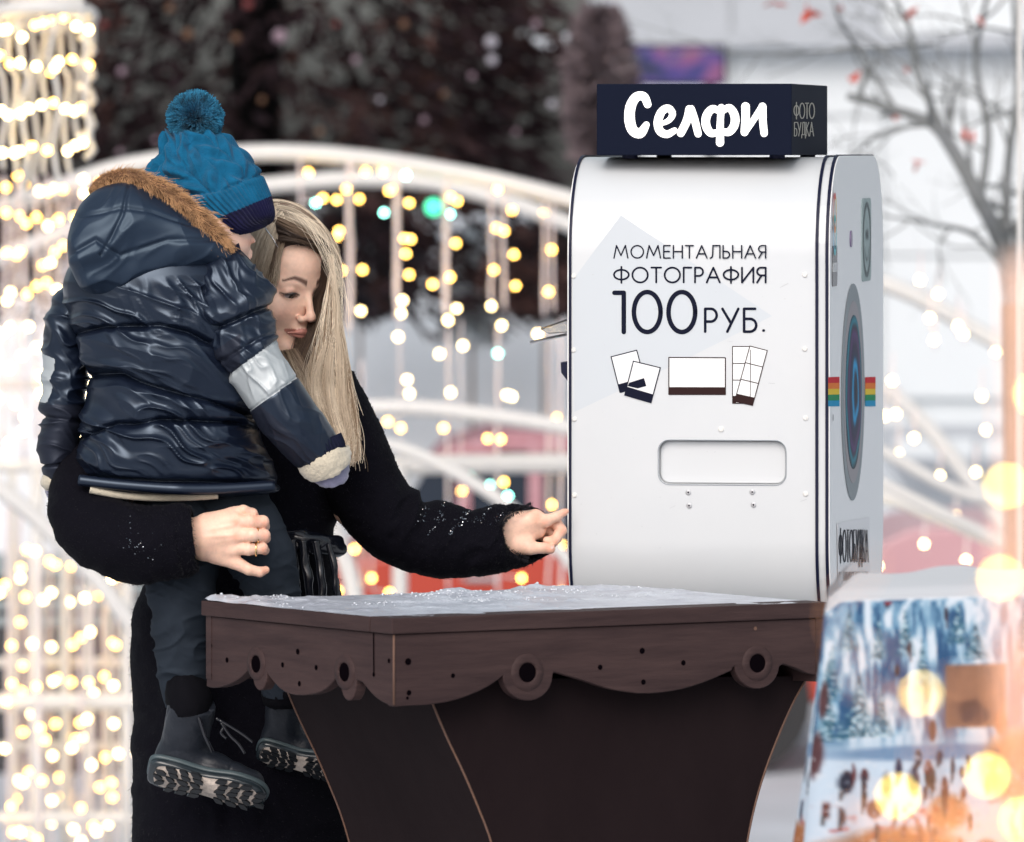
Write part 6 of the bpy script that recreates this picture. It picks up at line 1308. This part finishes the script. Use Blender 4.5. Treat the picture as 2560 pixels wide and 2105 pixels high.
# cap under the hair
def cap_(X):
    d_ = s_ell(X, (0, -12, 34), (76, 96, 88)); face_ = s_ell(X, (0, 74, -34), (60, 70, 100)); d_ = smax(d_, -face_, 6); d_ = smax(d_, -(X[..., 2]+70+.35*(X[..., 1])), 10)
    return d_
v, f = nets(cap_, (-86, -116, -110), (86, 92, 128), 4.0)
mk('scalp_hair', h2w(v), f, M['hair'], WM, True, col=np.tile(DK*1.6, (len(v), 1)))
HP, HC0, HC1, HR = [], [], [], []
def lock(gA, gB, n, c0, c1, jit=1.0, r=.00034, K=26, fray=0., cl=7, clump=.65, depthj=.003):
    """hairs between two guide lines given in photo px and distance (m)"""
    A = crom(gA, K); B = crom(gB, K); w = rng.uniform(0, 1, n); cid = np.clip((w*cl).astype(int), 0, cl-1); cw = (cid+.5)/cl+rng.normal(0, .04, cl)[cid]
    g = np.linspace(0, 1, K)[None]; ww = w[:, None]+(cw-w)[:, None]*g*clump*np.sin(np.clip(g, 0, 1)*np.pi*.62)
    X = A[None]+(B-A)[None]*ww[..., None]; ph = rng.uniform(0, 6, n)[:, None]
    X[..., 0] += jit*((6+10*rng.uniform(0, 1, n)[:, None]**3)*np.sin(g*5+ph)*g+5*np.sin(g*9+(cid*1.7)[:, None])*g+rng.normal(0, 2.0, n)[:, None]*(.3+g)+fray*rng.normal(0, 14, n)[:, None]*g**2); X[..., 1] += jit*rng.normal(0, 1.5, n)[:, None]
    D_ = X[..., 2]+rng.normal(0, depthj, n)[:, None]+.004*np.sin(cw[:, None]*40+g*2)-.003*np.cos((ww*cl % 1-.5)*3)
    HP.append(P(X[..., 0], X[..., 1], D_)); tn = np.clip(rng.uniform(-.25, 1.15, cl)[cid]+rng.normal(0, .22, n), 0, 1)[:, None]
    lf = (1-.26*rng.uniform(0, 1, n)**2)[:, None]*(K-1)*np.linspace(0, 1, K)[None]; i0 = np.minimum(lf.astype(int), K-2); fr_ = (lf-i0)[..., None]; Q = HP.pop(); ar_ = np.arange(n)[:, None]; HP.append(Q[ar_, i0]*(1-fr_)+Q[ar_, i0+1]*fr_)
    HC0.append(c0[0]*(1-tn)+c0[1]*tn); HC1.append(c1[0]*(1-tn)+c1[1]*tn); HR.append(np.full(n, r))
def surf(pts, off=4.0):
    """photo px -> in front of the scalp: nearest point of the inflated head ellipsoid along the view ray"""
    out = []
    for x, y, *e in pts:
        o = np.array([0, 0, CZ]); dv = P(x, y, 1.0)-o; c = w2h(o); dl = (R_@dv)/HS; r = np.array([76+off, 96+off, 88+off]); q = (c-np.array([0, -12, 34]))/r; k = dl/r
        a_, b_, cc_ = k@k, 2*(q@k), q@q-1; ds = b_*b_-4*a_*cc_; tmin = -b_/(2*a_); t_ = (-b_-math.sqrt(ds))/(2*a_) if ds > 0 else tmin
        out.append((x, y, t_+(e[0] if e else 0)))
    return out
PART = (700, 520)
# left of the parting: sweeping to the pin and down beside the face
lock(surf([(700, 516), (668, 545), (640, 600), (622, 680), (612, 760, .01), (610, 860, .02), (618, 960, .03)]), surf([(712, 545), (700, 575), (686, 615), (672, 670), (664, 720), (655, 800, .012), (660, 900, .02)]), 2600, (BL, BM_), (BM_*.9, BL*.9), cl=20)
lock(surf([(690, 510), (655, 520), (632, 556), (622, 640), (614, 720, .01), (606, 800, .02)]), surf([(700, 516), (668, 545), (640, 600), (622, 680), (612, 760, .01), (612, 860, .02)]), 1100, (BL, BM_), (BM_, BL), cl=8)
# darker roots rolled back over the forehead
lock(surf([(690, 560), (718, 575), (752, 592), (790, 606), (812, 628)], 13), surf([(700, 612), (716, 606), (745, 606), (780, 614), (808, 634)], 9), 1500, (DK, DK*1.6), (DK*1.3, BM_*.8), cl=5, r=.00036)
lock(surf([(694, 545), (722, 556), (760, 574), (800, 602), (826, 650)], 12), surf([(690, 560), (718, 575), (752, 592), (790, 606), (814, 640)], 12), 1200, (DK*1.8, BM_), (BM_, DK*1.5), cl=5)
# right of the parting: over the crown to the far side
lock(surf([(690, 512), (730, 520), (772, 545), (808, 590), (832, 650), (840, 720)], 6), surf([(694, 545), (724, 555), (762, 573), (800, 605), (820, 655), (824, 705)], 6), 2200, (BL*.85, DK*2.2), (BM_, BL), cl=18)
lock(surf([(655, 502), (700, 500), (750, 515), (795, 555), (828, 610), (845, 690)], 5), surf([(690, 512), (730, 520), (772, 545), (808, 590), (832, 650), (842, 720)], 5), 900, (BL, DK*2.5), (BL, BM_), cl=9)
# dark lock beside the far cheek
lock([(804, 600, 10.985), (806, 650, 11.0), (797, 700, 11.02), (772, 750, 11.03), (764, 792, 11.035), (750, 830, 11.03), (735, 868, 11.01), (728, 920, 10.985)], [(816, 610, 10.98), (836, 660, 10.985), (842, 720, 10.99), (838, 770, 10.99), (834, 810, 10.985), (826, 860, 10.98), (812, 900, 10.975), (800, 960, 10.965)], 2400, (DK, DK*1.8), (DK*1.6, BM_), cl=6)
# long blond length falling in front of the coat
lock([(822, 640, 10.975), (830, 720, 10.975), (826, 800, 10.97), (796, 870, 10.955), (778, 935, 10.955), (790, 1000, 10.95), (838, 1090, 10.945)], [(834, 640, 10.96), (844, 740, 10.955), (848, 840, 10.955), (858, 930, 10.955), (868, 1010, 10.95), (878, 1090, 10.945), (882, 1160, 10.94)], 2600, (BM_*1.1, BL), (BL*1.15, BM_*1.3), cl=13, fray=.45, clump=.86)
lock([(832, 700, 10.965), (844, 800, 10.96), (862, 900, 10.955), (868, 1000, 10.95), (872, 1080, 10.945), (868, 1168, 10.94)], [(842, 700, 10.965), (856, 820, 10.965), (868, 920, 10.96), (880, 1010, 10.955), (890, 1090, 10.95), (890, 1150, 10.945)], 800, (BL, BM_), (BL*1.15, BM_*1.2), cl=7, fray=.4)
lock([(700, 880, 10.99), (720, 930, 10.975), (745, 990, 10.96), (775, 1040, 10.955)], [(742, 872, 10.99), (770, 920, 10.975), (800, 980, 10.965), (822, 1040, 10.955)], 900, (DK*2, BM_), (BM_, BL), cl=6)
lock([(640, 640, 11.05), (620, 760, 11.05), (615, 880, 11.06), (640, 1000, 11.06)], [(690, 690, 11.03), (680, 800, 11.04), (700, 900, 11.05), (740, 1000, 11.03)], 900, (BM_*.8, BM_), (BM_, BL*.8), cl=7)
# fine hairs along the hairline and the temple
lock(surf([(690, 600), (684, 640), (676, 690), (668, 740), (662, 800)], 5), surf([(712, 606), (704, 632), (692, 672), (682, 705), (672, 740)], 2), 900, (DK*2.2, BM_), (BM_, BL), cl=6)
lock(surf([(672, 548), (700, 572), (716, 590), (726, 604)], 8), surf([(730, 560), (760, 580), (790, 604), (806, 626)], 7), 700, (DK*1.6, BM_), (DK, DK*2), cl=6)
# flyaway hairs
for k in range(46):
    x0, y0 = rng.uniform(730, 822), rng.uniform(540, 640); x1 = 845+rng.normal(0, 12); x0 = rng.uniform(715, 780); y0 = 522+(x0-700)*.42; HPp = crom([(x0, y0-2, 10.96), (x0+42+rng.normal(0, 5), y0+28+rng.normal(0, 6), 10.95), (x1, 690+rng.normal(0, 30), 10.95), (x1+14+rng.normal(0, 10), 800+rng.normal(0, 50), 10.95)], 26)
    HP.append(P(HPp[:, 0], HPp[:, 1], HPp[:, 2])[None]); HC0.append(BL[None]); HC1.append(BL[None]); HR.append(np.array([.00016]))
for k in range(260):     # loose strands wandering over the length
    w0 = rng.uniform(0, 1); x0 = 815+w0*35; K_ = 26; gg = np.linspace(0, 1, K_); a_ = rng.uniform(.45, 1); yy = 660+gg*a_*520; xm = np.interp(yy, [640, 900, 1160], [830, 815+w0*52-20, 800+w0*100]); xx = xm+rng.normal(0, 12)*gg+rng.normal(0, 16)*gg**2+6*np.sin(gg*rng.uniform(4, 11)+k)*gg
    HP.append(P(xx, yy, 10.95-.004*w0+np.clip((860-yy)/200, 0, 1)*.02)[None]); cc_ = (BL if rng.uniform() < .6 else BM_)*rng.uniform(.7, 1.15); HC0.append(cc_[None]); HC1.append(cc_[None]); HR.append(np.array([.0003]))
Hh = np.vstack(HP); rr = np.concatenate(HR); strands(Hh, rr*1.15, rr*.75, np.vstack(HC0), 'hair', M['hair'], WM, np.vstack(HC1))
pn = [surf([(661, 566)], 12)[0], surf([(680, 592)], 12)[0], surf([(695, 618)], 12)[0]]
MB().tube([P(*q)-np.array([0, .004, 0]) for q in pn], .00095, 8).build('hair_pin', M['pinmetal'], WM, True)
